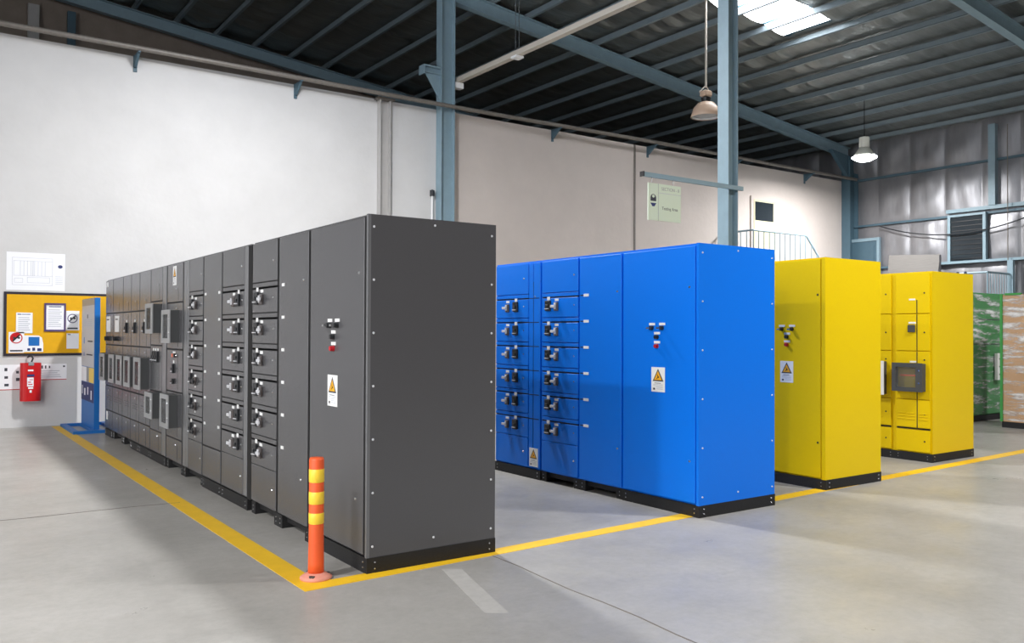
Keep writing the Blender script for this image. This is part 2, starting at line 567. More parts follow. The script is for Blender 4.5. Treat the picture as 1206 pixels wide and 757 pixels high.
# outer sheet that closes the roof above the blanket
mb = MB()
mb.prism([(PX[0], -12, roofz(PX[0], 0.75)), (XR, -12, roofz(XR, 0.75)), (XR, 23.1, roofz(XR, 0.75)), (PX[0], 23.1, roofz(PX[0], 0.75))], (0, 0, 0.02))
mb.build('roof_sheet', 'steel_dark', ceiling)
for i, x in enumerate(PX):
    z = roofz(x, 0.30)
    if x > XR - 0.3:
        continue
    mb = MB()
    mb.box(x - 0.035, x - 0.027, -12, 22.8, z, z + 0.125)
    mb.box(x - 0.035, x + 0.035, -12, 22.8, z, z + 0.008)
    mb.box(x - 0.035, x + 0.035, -12, 22.8, z + 0.117, z + 0.125)
    mb.build('purlin', 'purlin', ceiling)
for yr in (-6.3, 1.0, 8.33, YW, 22.6):
    mb = MB()
    xa, xb = PX[0], XR - 0.1
    for dz0, dz1, w in ((0.0, 0.016, 0.09), (0.284, 0.30, 0.09), (0.016, 0.284, 0.006)):
        mb.prism([(xa, yr - w, roofz(xa, dz0)), (xb, yr - w, roofz(xb, dz0)), (xb, yr - w, roofz(xb, dz1)), (xa, yr - w, roofz(xa, dz1))], (0, 2 * w, 0))
    mb.build('rafter', 'steel', ceiling)

# ------------------------------------------------------------------ steel columns, conduits
def h_column(name, x0, x1, y0, y1, ztop, mat, label, zb=0.0, t=0.014):
    """flanges face -X and +X"""
    e = thing(name, ((x0 + x1) / 2, (y0 + y1) / 2, zb), label, 'column')
    bx('flange', mat, e, x0, x0 + t, y0, y1, zb, ztop)
    bx('flange', mat, e, x1 - t, x1, y0, y1, zb, ztop)
    ym = (y0 + y1) / 2
    bx('web', mat, e, x0 + t, x1 - t, ym - 0.006, ym + 0.006, zb, ztop)
    bx('base_plate', mat, e, x0 - 0.06, x1 + 0.06, y0 - 0.06 if y0 < 14 else y0, y1 + 0.06 if y1 < 14 else y1, zb, zb + 0.02)
    return e


c1 = h_column('steel_column', 9.60, 9.81, 8.23, 8.43, roofz(9.81), 'steel', 'light blue steel column rising behind the blue cabinets with the hanging sign arm')
c2 = h_column('steel_column', 9.04, 9.37, 15.42, 15.64, roofz(9.37), 'steel', 'blue steel column with triangular bracket standing against the white wall')
MB().prism([(9.04, 15.50, 6.42), (9.04, 15.50, 7.06), (8.66, 15.50, 7.06), (8.66, 15.50, 6.98)], (0, 0.02, 0)).build('gusset', 'steel', c2)
bx('bracket_plate', 'steel', c2, 8.62, 9.04, 15.42, 15.64, 7.06, 7.09)
bx('bracket_plate', 'steel', c2, 8.62, 8.65, 15.42, 15.64, 6.90, 7.06)
bx('bracket_plate', 'steel', c2, 8.65, 9.04, 15.44, 15.62, 6.94, 6.96)
c3 = h_column('steel_column', 23.45, 23.88, 15.35, 15.64, roofz(23.88), 'steel_dark', 'blue steel corner column where the white wall meets the foil wall')
MB().prism([(23.45, 15.4, 6.35), (23.45, 15.4, 7.0), (22.6, 15.4, 7.1)], (0, 0.12, 0)).build('gusset', 'steel_dark', c3)
e = thing('channel_post', (7.79, 15.55, 0), 'grey steel channel post on the white wall beside the blue column', 'post')
bx('web', 'channel', e, 7.69, 7.89, 15.60, 15.64, 0, 6.22)
bx('flange', 'channel', e, 7.67, 7.69, 15.50, 15.64, 0, 6.22)
bx('flange', 'channel', e, 7.89, 7.91, 15.50, 15.64, 0, 6.22)
bx('cap', 'conduit', e, 7.60, 7.98, 15.46, 15.64, 6.22, 6.26)

e = thing('wall_pipe', (11, YW - 0.28, 6.24), 'long grey ribbed conduit pipe running along the top of the white wall', 'pipe')
pts = [(-2 + 0.03 * i, YW - 0.30 + 0.01 * math.sin(i * 0.02), 6.30 + 0.012 * math.sin(i * 0.013)) for i in range(860)]
MB().tube(pts, 0.042, 8, ribs=0.007).build('conduit', 'conduit', e, smooth=True)
for x in (3.1, 5.95, 12.15, 15.2, 18.4, 21.6):
    mb = MB()
    mb.box(x - 0.02, x + 0.02, YW - 0.36, YW - 0.02, 6.235, 6.255)
    mb.prism([(x - 0.02, YW - 0.02, 6.05), (x - 0.02, YW - 0.02, 6.24), (x - 0.02, YW - 0.30, 6.24), (x - 0.02, YW - 0.30, 6.22), (x - 0.02, YW - 0.06, 6.05)], (0.04, 0, 0))
    mb.box(x - 0.03, x + 0.03, YW - 0.02, YW, 5.98, 6.26)
    mb.build('bracket', 'steel_dark', e)

e = thing('conduit', (8.93, 15.58, 0), 'thin white vertical conduit beside the blue wall column', 'conduit')
MB().tube([(8.93, 15.6, 0), (8.93, 15.6, 4.42)], 0.022, 8).build('pipe', 'white', e)
MB().lathe((8.93, 15.6, 4.40), [(0.0, 0), (0.05, 0.0), (0.05, 0.12), (0.0, 0.14)], 10).build('pipe_head', 'cable', e)

e = thing('cable_trunking', (9.5, 9.0, 6.88), 'cream cable trunking hung on rods below the roof purlins', 'trunking')
bx('channel', 'trunk', e, 9.44, 9.56, -4.0, 15.58, 6.86, 6.96)
for yy in (13.40, 13.28):
    MB().cyl((9.5, yy, 6.85), (9.5, yy, roofz(9.5, 0.3)), 0.006, n=6).build('hanger_rod', 'chrome', e)
for yy in (10.35, 10.2, 7.0):
    MB().cyl((9.5, yy, 6.85), (9.5, yy, roofz(9.5, 0.3)), 0.006, n=6).build('hanger_rod', 'chrome', e)
bx('clamp', 'white', e, 9.41, 9.59, 13.25, 13.43, 6.82, 6.86)
bx('end_bracket', 'white', e, 9.40, 9.60, 15.45, 15.60, 6.74, 6.86)

# ------------------------------------------------------------------ high-bay lamps
def lamp_light(p, w):
    l = bpy.data.lights.new('lamp_light', 'AREA')
    l.shape = 'DISK'
    l.size = 0.5
    l.energy = w
    l.color = (1.0, 0.992, 0.985)
    l.spread = math.radians(175)
    o = bpy.data.objects.new('lamp_light', l)
    COL.objects.link(o)
    return o


def bell_lamp(p, label, lit=0, upward=0):
    x, y, z = p
    e = thing('high_bay_lamp', p, label, 'lamp')
    rodtop = roofz(x, 0.2995)
    MB().cyl((x, y, z + 0.62), (x, y, rodtop), 0.022, n=8).build('rod', 'trunk', e)
    MB().lathe((x, y, z), [(0.30, 0.0), (0.31, 0.012), (0.285, 0.10), (0.25, 0.20), (0.17, 0.29), (0.07, 0.325), (0.0, 0.33)], 28).build('reflector', 'reflector', e, smooth=True)
    MB().lathe((x, y, z), [(0.29, 0.012), (0.27, 0.10), (0.235, 0.19), (0.16, 0.27), (0.0, 0.31)], 28).build('inner_reflector', 'white', e, smooth=True)
    MB().lathe((x, y, z), [(0.0, 0.03), (0.27, 0.05), (0.27, 0.06), (0.0, 0.065)], 24).build('lens', 'bulb' if lit else 'meter_light', e)
    MB().lathe((x, y, z), [(0.0, 0.32), (0.09, 0.33), (0.10, 0.40), (0.06, 0.42), (0.0, 0.43)], 16).build('collar', 'darkplastic', e)
    MB().box(x - 0.11, x + 0.11, y - 0.09, y + 0.09, z + 0.43, z + 0.55).build('gear_box', 'reflector', e, bevel=0.025)
    MB().tube([(x - 0.16, y, z + 0.44), (x - 0.19, y, z + 0.50), (x - 0.10, y, z + 0.58), (x, y, z + 0.66), (x + 0.08, y, z + 0.58), (x + 0.15, y, z + 0.44)], 0.012, 6).build('hook', 'trunk', e)
    if lit:
        o = lamp_light(p, lit)
        o.parent = e
        o.location = (0, 0, 0.0)
    if upward:                                # added point light beside the fitting, gives the roof a bluish glow
        l = bpy.data.lights.new('roof_glow_light', 'POINT')
        l.energy = upward
        l.shadow_soft_size = 0.12
        l.color = (0.75, 0.85, 1.0)
        o = bpy.data.objects.new('roof_glow_light', l)
        COL.objects.link(o)
        o.parent = e
        o.location = (0.35, 0, 0.6)
    return e


def box_lamp(p, label, lit):
    x, y, z = p
    e = thing('high_bay_lamp', p, label, 'lamp')
    MB().cyl((x, y, z + 0.62), (x, y, roofz(x, 0.2995)), 0.012, n=6).build('cable', 'cable', e)
    MB().lathe((x, y, z), [(0.0, 0.34), (0.13, 0.34), (0.13, 0.60), (0.115, 0.62), (0.0, 0.62)], 20).build('gear_box', 'housing', e)
    MB().lathe((x, y, z), [(0.285, 0.08), (0.26, 0.16), (0.17, 0.28), (0.125, 0.34), (0.0, 0.34)], 24).build('reflector', 'housing', e, smooth=True)
    MB().lathe((x, y, z), [(0.0, 0.0), (0.17, 0.0), (0.305, 0.07), (0.305, 0.10), (0.0, 0.11)], 24).build('lens', 'bulb', e)
    o = lamp_light(p, lit)
    o.parent = e
    o.location = (0, 0, -0.02)
    return e


bell_lamp((13.44, 12.12, 6.02), 'unlit tan bell shaped pendant lamp hanging in front of the roof beam')
box_lamp((20.44, 12.96, 6.09), 'glowing white high bay lamp hanging near the foil wall', LAMP_W * 0.8)
bell_lamp((4.44, 10.8, 7.2), 'lit bell lamp above the far cabinets of the grey row', LAMP_W * 1.02, 140)
bell_lamp((-4.56, 3.4, 7.2), 'lit bell lamp over the aisle beside the grey row', LAMP_W * 0.95)
bell_lamp((-5.56, -2.2, 5.8), 'lit bell lamp over the aisle corner facing the bollard', LAMP_W * 1.3)
bell_lamp((8.44, 1.6, 6.2), 'added bell shaped fill lamp over the open floor before the blue cabinets', LAMP_W * 0.68)  # added fill light, brightens the blue end panel
bell_lamp((17.44, 3.0, 6.4), 'added bell shaped fill lamp over the open floor before the wrapped pallets', LAMP_W * 0.6)  # added fill light for the open floor on the right

# ------------------------------------------------------------------ cabinets
def sticker(parent, X, yc, z0, z1, w):
    """warning sign: white plate, yellow triangle with dark border, pictogram and print"""
    s = bx('warning_sign', 'white', parent, X - 0.002, X, yc - w / 2, yc + w / 2, z0, z1)
    return s


def sign_details(parent, X, yc, z0, z1, w):
    h = z1 - z0
    tb, tt, tw = z0 + 0.43 * h, z1 - 0.06 * h, w * 0.40
    x = X - 0.002
    MB().prism([(x, yc - tw, tb), (x, yc + tw, tb), (x, yc, tt)], (-0.001, 0, 0)).build('warning_border', 'ink', parent)
    f = 0.72
    zc = tb + (tt - tb) * 0.36
    tri = [(yc - tw, tb), (yc + tw, tb), (yc, tt)]
    MB().prism([(x - 0.001, yc + (a - yc) * f, zc + (b - zc) * f) for a, b in tri], (-0.0008, 0, 0)).build('warning_triangle', 'warn', parent)
    a = x - 0.0018
    MB().prism([(a, yc - 0.10 * w, zc - 0.02 * h), (a, yc + 0.16 * w, zc - 0.11 * h), (a, yc + 0.02 * w, zc - 0.02 * h), (a, yc + 0.06 * w, zc + 0.12 * h), (a, yc - 0.02 * w, zc + 0.03 * h)],
               (-0.0006, 0, 0)).build('pictogram', 'black', parent)
    marks('print', 'ink', parent, 'X', x, [(yc - w * 0.2, yc + w * 0.26, z0 + h * 0.345, z0 + h * 0.365), (yc + w * 0.22, yc + w * 0.36, z0 + h * 0.08, z0 + h * 0.16)])
    marks('print', 'faint', parent, 'X', x, [(yc - w * 0.36, yc + w * (0.36 if q < 2 else 0.12), z0 + h * (0.29 - 0.06 * q), z0 + h * (0.31 - 0.06 * q)) for q in range(4)])


def warning(cab, door, X, yc, z0, z1, w):
    s = sticker(cab, X, yc, z0, z1, w)
    sign_details(s, X, yc, z0, z1, w)
    tag(s, 'white warning plate with a yellow triangle')


def open_plinth(mb, X0, X1, y0, y1):
    mb.box(X0 + 0.05, X1, y0, y1, 0.045, 0.10)
    for ya in (y0, y1 - 0.09):
        mb.box(X0 + 0.01, X0 + 0.12, ya, ya + 0.09, 0.0, 0.10)
        mb.box(X1 - 0.12, X1, ya, ya + 0.09, 0.0, 0.10)


def cabinet(name, label, X0, D, y0, y1, mat, group, plinth='closed', end=False):
    """standing cabinet whose doors face -X; returns the Empty. Body recessed behind doors by 22 mm"""
    e = thing(name, (X0 + D / 2, (y0 + y1) / 2, 0), label, 'cabinet', group)
    bx('body', mat, e, X0 + 0.024, X0 + D, y0, y1, 0.10, 2.30)
    mb = MB()
    if plinth == 'closed':
        mb.box(X0 + 0.004, X0 + D + 0.002, y0 - (0.004 if end else 0), y1, 0.0, 0.10)
    else:
        open_plinth(mb, X0 + 0.004, X0 + D, y0, y1)
    pl = mb.build('plinth', 'plinth', e)
    bolts = [(y0 + 0.05, 'X'), (y1 - 0.05, 'X')] if plinth == 'closed' else [(y0 + 0.045, 'X'), (y1 - 0.045, 'X')]
    for yb, ax in bolts:
        for zb in (0.035, 0.07):
            screw(pl, 'X', (X0 + (0.004 if plinth == 'closed' else 0.014), yb, zb), 0.007, 'chrome', 'bolt')
    if end:
        for xb in (X0 + 0.06, X0 + D - 0.05):
            for zb in (0.03, 0.07):
                screw(pl, 'Y', (xb, y0 - 0.004, zb), 0.007, 'chrome', 'bolt')
    return e


def door(cab, mat, X0, y0, y1, z0, z1, gap=0.008, name='door', t=0.022, lock=None):
    d = bx(name, mat, cab, X0, X0 + t, y0 + gap, y1 - gap, z0, z1, bevel=0.003)
    for (ly, lz) in (lock or []):
        screw(d, 'X', (X0, ly, lz), 0.011, 'chrome', 'lock')
    return d


def seam_shade(cab, X0, y0, y1, z0=0.115, z1=2.285, mat='black'):
    bx('seam_shade', mat, cab, X0 + 0.006, X0 + 0.0245, y0 + 0.002, y1 - 0.002, z0, z1)  # black plate behind the doors, paints the shade in the seams


def nameplate(parent, X, y, z, w=0.05, h=0.022):
    def mk():
        return bx('nameplate', 'white', parent, X - 0.004, X, y - w / 2, y + w / 2, z - h / 2, z + h / 2)
    return shared(('np', w, h), 'nameplate', mk, (X, y, z), parent)


def breaker(parent, X, y, z, w=0.085, h=0.105, d=0.024, mat='darkplastic'):
    def mk():
        mb = MB().box(X - d, X, y - w / 2, y + w / 2, z - h / 2, z + h / 2)
        mb.box(X - d - 0.012, X - d, y - w * 0.25, y + w * 0.25, z - h * 0.12, z + h * 0.12)
        return mb.build('breaker', mat, parent, bevel=0.004)
    shared(('br', w, h, d, mat), 'breaker', mk, (X, y, z), parent)

    def mk2():
        return bx('breaker_toggle', 'switch_light', parent, X - d - 0.014, X - d, y - w * 0.34, y + w * 0.34, z - h * 0.34, z - h * 0.26)
    shared(('brt', w, h, d), 'breaker_toggle', mk2, (X, y, z), parent)


def rotary(parent, X, y, z, chrome=True, lever=1):
    """rotary switch: dark square base with a bright lever pointing along Y (lever=+1: away from the near end)"""
    def mk():
        return MB().box(X - 0.022, X, y - 0.03, y + 0.03, z - 0.045, z + 0.04).build('rotary_base', 'switch_dark', parent, bevel=0.004)
    shared('rotb', 'rotary_base', mk, (X, y, z), parent)

    def mk2():
        mb = MB().box(X - 0.034, X - 0.022, y - 0.014, y + 0.014, z - 0.03, z + 0.03)
        mb.box(X - 0.046, X - 0.03, y - (0.012 if lever > 0 else 0.058), y + (0.058 if lever > 0 else 0.012), z - 0.014, z + 0.012)
        return mb.build('rotary_handle', 'switch_light' if chrome else 'darkplastic', parent, bevel=0.003)
    shared(('roth', lever, chrome), 'rotary_handle', mk2, (X, y, z), parent)


ZT = [1.905 - 0.2545 * i for i in range(6)]


def drawer_stack(cab, mat, X0, y0, y1, br_y, rot_y, lock_y, lever, styles, slot_mat='black'):
    """top door, six withdrawable drawers with a rail above each, bottom door"""
    g = 0.007
    door(cab, mat, X0, y0, y1, 1.955, 2.282, lock=[(lock_y, 2.12)])
    for i, zt in enumerate(ZT):
        bx('rail', mat, cab, X0 + 0.001, X0 + 0.022, y0 + g, y1 - g, zt + 0.008, zt + 0.042, bevel=0.002)
        bx('slot', slot_mat, cab, X0 + 0.006, X0 + 0.0235, y0 + 0.012, y1 - 0.012, zt - 0.005, zt + 0.005)
        zb = zt - 0.2545 + 0.050
        c = Vector((X0, (y0 + y1) / 2, zt))

        def mk():
            return bx('drawer', mat, cab, X0, X0 + 0.022, y0 + g, y1 - g, zb, zt - 0.008, bevel=0.003)
        d = shared(('drawer', mat, round(y1 - y0, 3)), 'drawer', mk, c, cab)
        zc = zt - 0.085
        if styles[i] == 'rot':
            breaker(d, X0, br_y, zc)
            nameplate(d, X0, br_y, zc + 0.075, 0.045, 0.034)
            rotary(d, X0, rot_y, zc - 0.008, True, lever)
            nameplate(d, X0, rot_y, zc + 0.058, 0.06, 0.024)
        else:
            breaker(d, X0, br_y, zc, 0.032, 0.11)
            nameplate(d, X0, br_y, zc + 0.075, 0.04, 0.034)
            rotary(d, X0, rot_y, zc - 0.02, False, lever)
            nameplate(d, X0, rot_y, zc + 0.032, 0.06, 0.022)
            nameplate(d, X0, rot_y, zc - 0.075, 0.025, 0.025)
        screw(d, 'X', (X0, lock_y, zc), 0.008, 'chrome', 'lock')
    door(cab, mat, X0, y0, y1, 0.115, 0.423, lock=[(lock_y, 0.27)])


def buttons(d, X, yc):
    """two selector switches, a black and a red push button, each under a white name tag"""
    for dy, z, m in ((0.062, 1.60, 'darkplastic'), (-0.062, 1.60, 'darkplastic'), (0, 1.52, 'darkplastic'), (0, 1.44, 'redbtn')):
        MB().cyl((X, yc + dy, z - 0.012), (X - 0.03, yc + dy, z - 0.012), 0.020, 0.017, 12).build('push_button', m, d)
        nameplate(d, X, yc + dy, z + 0.022, 0.072, 0.022)
        if z > 1.55:
            bx('selector_lever', 'chrome', d, X - 0.05, X - 0.03, yc + dy - 0.004, yc + dy + 0.028, z - 0.02, z - 0.006)


def end_screws(cab, X0, D, y0, n=6):
    for x in (X0 + 0.045, X0 + D - 0.035):
        for i in range(n + 1):
            screw(cab, 'Y', (x, y0, 0.17 + 2.05 * i / n), 0.0085)
    for z in (0.17, 2.26):
        screw(cab, 'Y', (X0 + D / 2, y0, z), 0.0085)


def meter_box(parent, X, y0, y1, z0, z1, d=0.09, front='meter', side='meter', hollow=True):
    """projecting meter housing: casing, front frame, window, two knobs"""
    mb = MB()
    t = 0.03
    if hollow:
        mb.box(X - d, X, y0, y0 + t, z0, z1); mb.box(X - d, X, y1 - t, y1, z0, z1)
        mb.box(X - d, X, y0 + t, y1 - t, z0, z0 + t); mb.box(X - d, X, y0 + t, y1 - t, z1 - t, z1)
    else:
        mb.box(X - d, X, y0, y1, z0, z1)
    m = mb.build('meter_housing', side, parent)
    f = MB()
    w = 0.045
    f.box(X - d - 0.012, X - d, y0 - 0.006, y0 + w * 1.7, z0 - 0.006, z1 + 0.006)
    f.box(X - d - 0.012, X - d, y1 - w, y1 + 0.006, z0 - 0.006, z1 + 0.006)
    f.box(X - d - 0.012, X - d, y0 + w * 1.7, y1 - w, z0 - 0.006, z0 + w)
    f.box(X - d - 0.012, X - d, y0 + w * 1.7, y1 - w, z1 - w, z1 + 0.006)
    f.build('window_frame', front, m)
    return m


def meter_inside(m, X, y0, y1, z0, z1, d, face):
    bx('meter_face', face, m, X - 0.012, X - 0.002, y0 + 0.03, y1 - 0.03, z0 + 0.03, z1 - 0.03)
    bx('window_pane', 'pane', m, X - d - 0.004, X - d, y0 + 0.0765, y1 - 0.045, z0 + 0.045, z1 - 0.045)
    for zz in (z0 + 0.3 * (z1 - z0), z1 - 0.25 * (z1 - z0)):
        screw(m, 'X', (X - d - 0.012, y0 + 0.035, zz), 0.013, 'chrome', 'knob')


GX, GD = 2.384, 0.99
GG = 'grey switchgear cabinets standing in one row'
PLAIN = [(6.60, 6.0)]
# A: the near end cabinet
A = cabinet('switchgear_cabinet', 'grey cabinet at the near end of the grey row, orange bollard beside it', GX, GD, 4.988, 5.96, 'grey', GG, 'closed', True)
seam_shade(A, GX, 5.009, 5.955)
bx('edge_strip', 'grey_strip', A, GX + 0.003, GX + 0.024, 4.988, 5.010, 0.10, 2.30)
dA = door(A, 'grey', GX, 5.032, 5.945, 0.115, 2.282, lock=[(5.113, 1.928), (5.150, 0.455)])
buttons(dA, GX, 5.514)
warning(A, dA, GX, 5.528, 1.03, 1.245, 0.165)
end_screws(A, GX, GD, 4.988)
# B: tall plain door with name tags along its seam
B = cabinet('switchgear_cabinet', 'grey cabinet with one tall plain door next to the near end cabinet', GX, GD, 5.96, 6.61, 'grey', GG, 'open')
seam_shade(B, GX, 5.96, 6.61)
dB = door(B, 'grey', GX, 5.975, 6.595, 0.115, 2.282, lock=[(6.07, 1.93), (6.105, 0.44)])
for zt in ZT:
    nameplate(dB, GX, 6.49, zt + 0.005, 0.055, 0.024)
# C
C = cabinet('switchgear_cabinet', 'grey six drawer cabinet between the tall plain door and a black gap', GX, GD, 6.61, 7.25, 'grey', GG, 'open')
seam_shade(C, GX, 6.61, 7.25)
drawer_stack(C, 'grey', GX, 6.63, 7.235, 7.10, 6.985, 6.72, -1, ['rot'] * 6)
# D: with the cable duct strip
D_ = cabinet('switchgear_cabinet', 'grey six drawer cabinet on the far side of the black gap', GX, GD, 7.34, 8.10, 'grey', GG, 'closed')
bx('gap_shade', 'black', D_, GX + 0.004, GX + GD, 7.252, 7.345, 0.10, 2.28)  # black box that paints in the shade of the recessed gap
seam_shade(D_, GX, 7.34, 8.10)
bx('duct_cover', 'grey_strip', D_, GX, GX + 0.022, 7.355, 7.445, 0.115, 2.282, bevel=0.003)
drawer_stack(D_, 'grey', GX, 7.455, 8.09, 7.60, 7.735, 7.52, 1, ['rot'] * 6)
# E
E_ = cabinet('switchgear_cabinet', 'grey cabinet with tall plain door and white tags on both edges', GX, GD, 8.10, 8.73, 'grey', GG, 'closed')
seam_shade(E_, GX, 8.10, 8.73)
dE = door(E_, 'grey', GX, 8.115, 8.715, 0.425, 2.282)
door(E_, 'grey', GX, 8.11, 8.72, 0.115, 0.41)
for zt in ZT:
    nameplate(dE, GX, 8.18, zt + 0.005, 0.05, 0.024)
    nameplate(dE, GX, 8.64, zt + 0.005, 0.05, 0.024)
# F
F_ = cabinet('switchgear_cabinet', 'grey six drawer cabinet with lever switches above and slim breakers below', GX, GD, 8.73, 9.48, 'grey', GG, 'open')
seam_shade(F_, GX, 8.73, 9.48)
drawer_stack(F_, 'grey', GX, 8.74, 9.26, 9.13, 8.99, 8.80, -1, ['rot', 'rot', 'rot', 'slim', 'slim', 'slim'])
bx('duct_cover', 'grey_strip', F_, GX, GX + 0.022, 9.275, 9.365, 0.115, 2.282, bevel=0.003)
bx('duct_cover', 'grey_strip', F_, GX, GX + 0.022, 9.38, 9.47, 0.115, 2.282, bevel=0.003)
# G, H: metering cabinets with two projecting housings each
G_ = cabinet('switchgear_cabinet', 'grey metering cabinet with two projecting housings and a yellow warning sign at top', GX, GD, 9.50, 10.20, 'grey', GG, 'open')
seam_shade(G_, GX, 9.50, 10.20)
for z0, z1 in ((1.865, 2.282), (1.35, 1.852), (0.88, 1.335), (0.37, 0.866), (0.115, 0.356)):
    dd = door(G_, 'grey', GX, 9.51, 10.19, z0, z1, lock=[(9.78, z1 - 0.06 if z1 < 2 else 2.01)])
    bx('slit', 'black', dd, GX - 0.001, GX + 0.002, 9.70, 9.706, z0 + 0.02, z1 - 0.06 if z1 < 2 else 2.0)
    if 1.3 < z0 < 1.4:
        m = meter_box(dd, GX, 9.66, 10.02, 1.42, 1.77, front='meter_light'); meter_inside(m, GX, 9.66, 10.02, 1.42, 1.77, 0.09, 'meter')
    if 0.8 < z0 < 0.9:
        MB().box(GX - 0.02, GX, 9.84, 9.90, 1.255, 1.295).build('indicator_lamp', 'amber', dd)
        MB().box(GX - 0.02, GX, 9.78, 9.84, 1.255, 1.295).build('indicator_lamp', 'darkplastic', dd)
        nameplate(dd, GX, 9.85, 1.31, 0.10, 0.02)
        breaker(dd, GX, 9.87, 1.13, 0.035, 0.10); nameplate(dd, GX, 9.87, 1.205, 0.045, 0.03)
        breaker(dd, GX, 9.87, 0.99, 0.035, 0.06)
    if 0.3 < z0 < 0.4:
        m = meter_box(dd, GX, 9.70, 10.06, 0.49, 0.845, front='meter_light'); meter_inside(m, GX, 9.70, 10.06, 0.49, 0.845, 0.09, 'meter')
warning(G_, None, GX, 9.86, 2.05, 2.262, 0.15)
H_ = cabinet('switchgear_cabinet', 'grey metering cabinet with two projecting housings and three black breakers in between', GX, GD, 10.22, 11.0, 'grey', GG, 'closed')
seam_shade(H_, GX, 10.22, 11.0)
bx('duct_cover', 'grey_strip', H_, GX, GX + 0.022, 10.235, 10.40, 0.115, 2.282, bevel=0.003)
for z0, z1 in ((1.90, 2.282), (1.38, 1.888), (0.84, 1.366), (0.37, 0.827), (0.115, 0.356)):
    dd = door(H_, 'grey', GX, 10.41, 10.99, z0, z1, lock=[(10.62, z1 - 0.05 if z1 < 2 else 2.09)])
    bx('slit', 'black', dd, GX - 0.001, GX + 0.002, 10.56, 10.566, z0 + 0.02, z1 - 0.05 if z1 < 2 else 2.08)
    if 1.3 < z0 < 1.4:
        m = meter_box(dd, GX, 10.47, 10.83, 1.52, 1.86, front='meter_light'); meter_inside(m, GX, 10.47, 10.83, 1.52, 1.86, 0.09, 'meter')
    if 0.8 < z0 < 0.9:
        for yb in (10.83, 10.72, 10.61):
            breaker(dd, GX, yb, 1.24, 0.05, 0.13); nameplate(dd, GX, yb, 1.325, 0.045, 0.03)
    if 0.3 < z0 < 0.4:
        m = meter_box(dd, GX, 10.47, 10.83, 0.53, 0.86 - 0.04, front='meter_light'); meter_inside(m, GX, 10.47, 10.83, 0.53, 0.82, 0.09, 'meter')
# I..M: five narrow metering cabinets
mets = [(11.00, 11.61, 'closed', 'grey narrow cabinet with one meter housing, next to the three breaker cabinet', 'br'),
        (11.61, 12.12, 'closed', 'grey narrow cabinet with one meter housing, second beyond the three breaker cabinet', 'br'),
        (12.12, 12.65, 'open', 'grey narrow cabinet with one meter housing, between slim breaker and white plate cabinets', 'br'),
        (12.65, 13.35, 'open', 'grey narrow cabinet with a white plate over a black knob, second from the blue totem', 'pl'),
        (13.35, 13.92, 'closed', 'grey cabinet at the far end of the grey row, nearest the blue totem', 'pl')]
for n, (y0, y1, pl, lab, kind) in enumerate(mets):
    cb = cabinet('switchgear_cabinet', lab, GX, GD, y0, y1, 'grey', GG, pl)
    seam_shade(cb, GX, y0, y1)
    yc = (y0 + y1) / 2
    for z0, z1 in ((1.805, 2.282), (1.35, 1.79), (0.75, 1.335), (0.39, 0.735), (0.115, 0.375)):
        dd = door(cb, 'grey', GX, y0 + 0.004, y1 - 0.004, z0, z1, lock=[(yc, 1.93 if z1 > 2 else z1 - 0.06)])
        bx('slit', 'black', dd, GX - 0.001, GX + 0.002, yc - 0.09, yc - 0.084, z0 + 0.01, 1.93 if z1 > 2 else z1 - 0.03)
        if 1.3 < z0 < 1.4:
            if kind == 'br':
                breaker(dd, GX, yc + 0.02, 1.585, 0.04, 0.14); nameplate(dd, GX, yc + 0.02, 1.675, 0.045, 0.03)
            else:
                bx('white_plate', 'white', dd, GX - 0.006, GX, yc - 0.09, yc + 0.19, 1.53, 1.755)
                bx('plate_slot', 'black', dd, GX - 0.008, GX - 0.006, yc - 0.02, yc + 0.15, 1.70, 1.715)
                mk = MB().cyl((GX, yc + 0.0, 1.435), (GX - 0.05, yc, 1.435), 0.035, 0.03, 12).box(GX - 0.065, GX - 0.05, yc - 0.012, yc + 0.012, 1.405, 1.465)
                mk.build('rotary_knob', 'darkplastic', dd)
        if 0.7 < z0 < 0.8:
            ya = y0 + 0.10
            m = meter_box(dd, GX, ya, ya + 0.36, 0.83, 1.21, front='meter_light'); meter_inside(m, GX, ya, ya + 0.36, 0.83, 1.21, 0.09, 'meter')
        if 0.38 < z0 < 0.4:
            for q in range(3):
                bx('louvre', 'grey_strip', dd, GX - 0.005, GX, y0 + 0.12, y1 - 0.12, 0.53 + 0.03 * q, 0.54 + 0.03 * q)
    if n == 4:
        bx('paper_tag', 'white', cb, GX - 0.002, GX, 13.74, 13.86, 2.19, 2.26)
        bx('paper_tag', 'paper', cb, GX - 0.002, GX, 13.70, 13.79, 0.24, 0.36)

# blue row
BX, BD = 5.386, 0.987
BG = 'blue switchgear cabinets standing in one row'
A = cabinet('switchgear_cabinet', 'blue cabinet at the near end of the blue row, with push buttons and warning sign', BX, BD, 4.931, 5.87, 'blue', BG, 'closed', True)
bx('edge_strip', 'blue', A, BX - 0.001, BX + 0.024, 4.931, 4.958, 0.10, 2.30)
dA = door(A, 'blue', BX, 4.965, 5.865, 0.115, 2.278, lock=[(5.037, 1.933), (5.035, 0.462)])
buttons(dA, BX, 5.418)
warning(A, dA, BX, 5.405, 1.025, 1.242, 0.165)
end_screws(A, BX, BD, 4.931, 5)
B = cabinet('switchgear_cabinet', 'blue cabinet with one tall plain door and six small white tags', BX, BD, 5.87, 6.50, 'blue', BG, 'open')
dB = door(B, 'blue', BX, 5.875, 6.495, 0.115, 2.278, lock=[(5.94, 1.93), (5.935, 0.468)])
for zt in ZT:
    nameplate(dB, BX, 6.385, zt + 0.005, 0.075, 0.026)
    bx('slot', 'black', dB, BX - 0.001, BX + 0.001, 6.425, 6.475, zt, zt + 0.01)
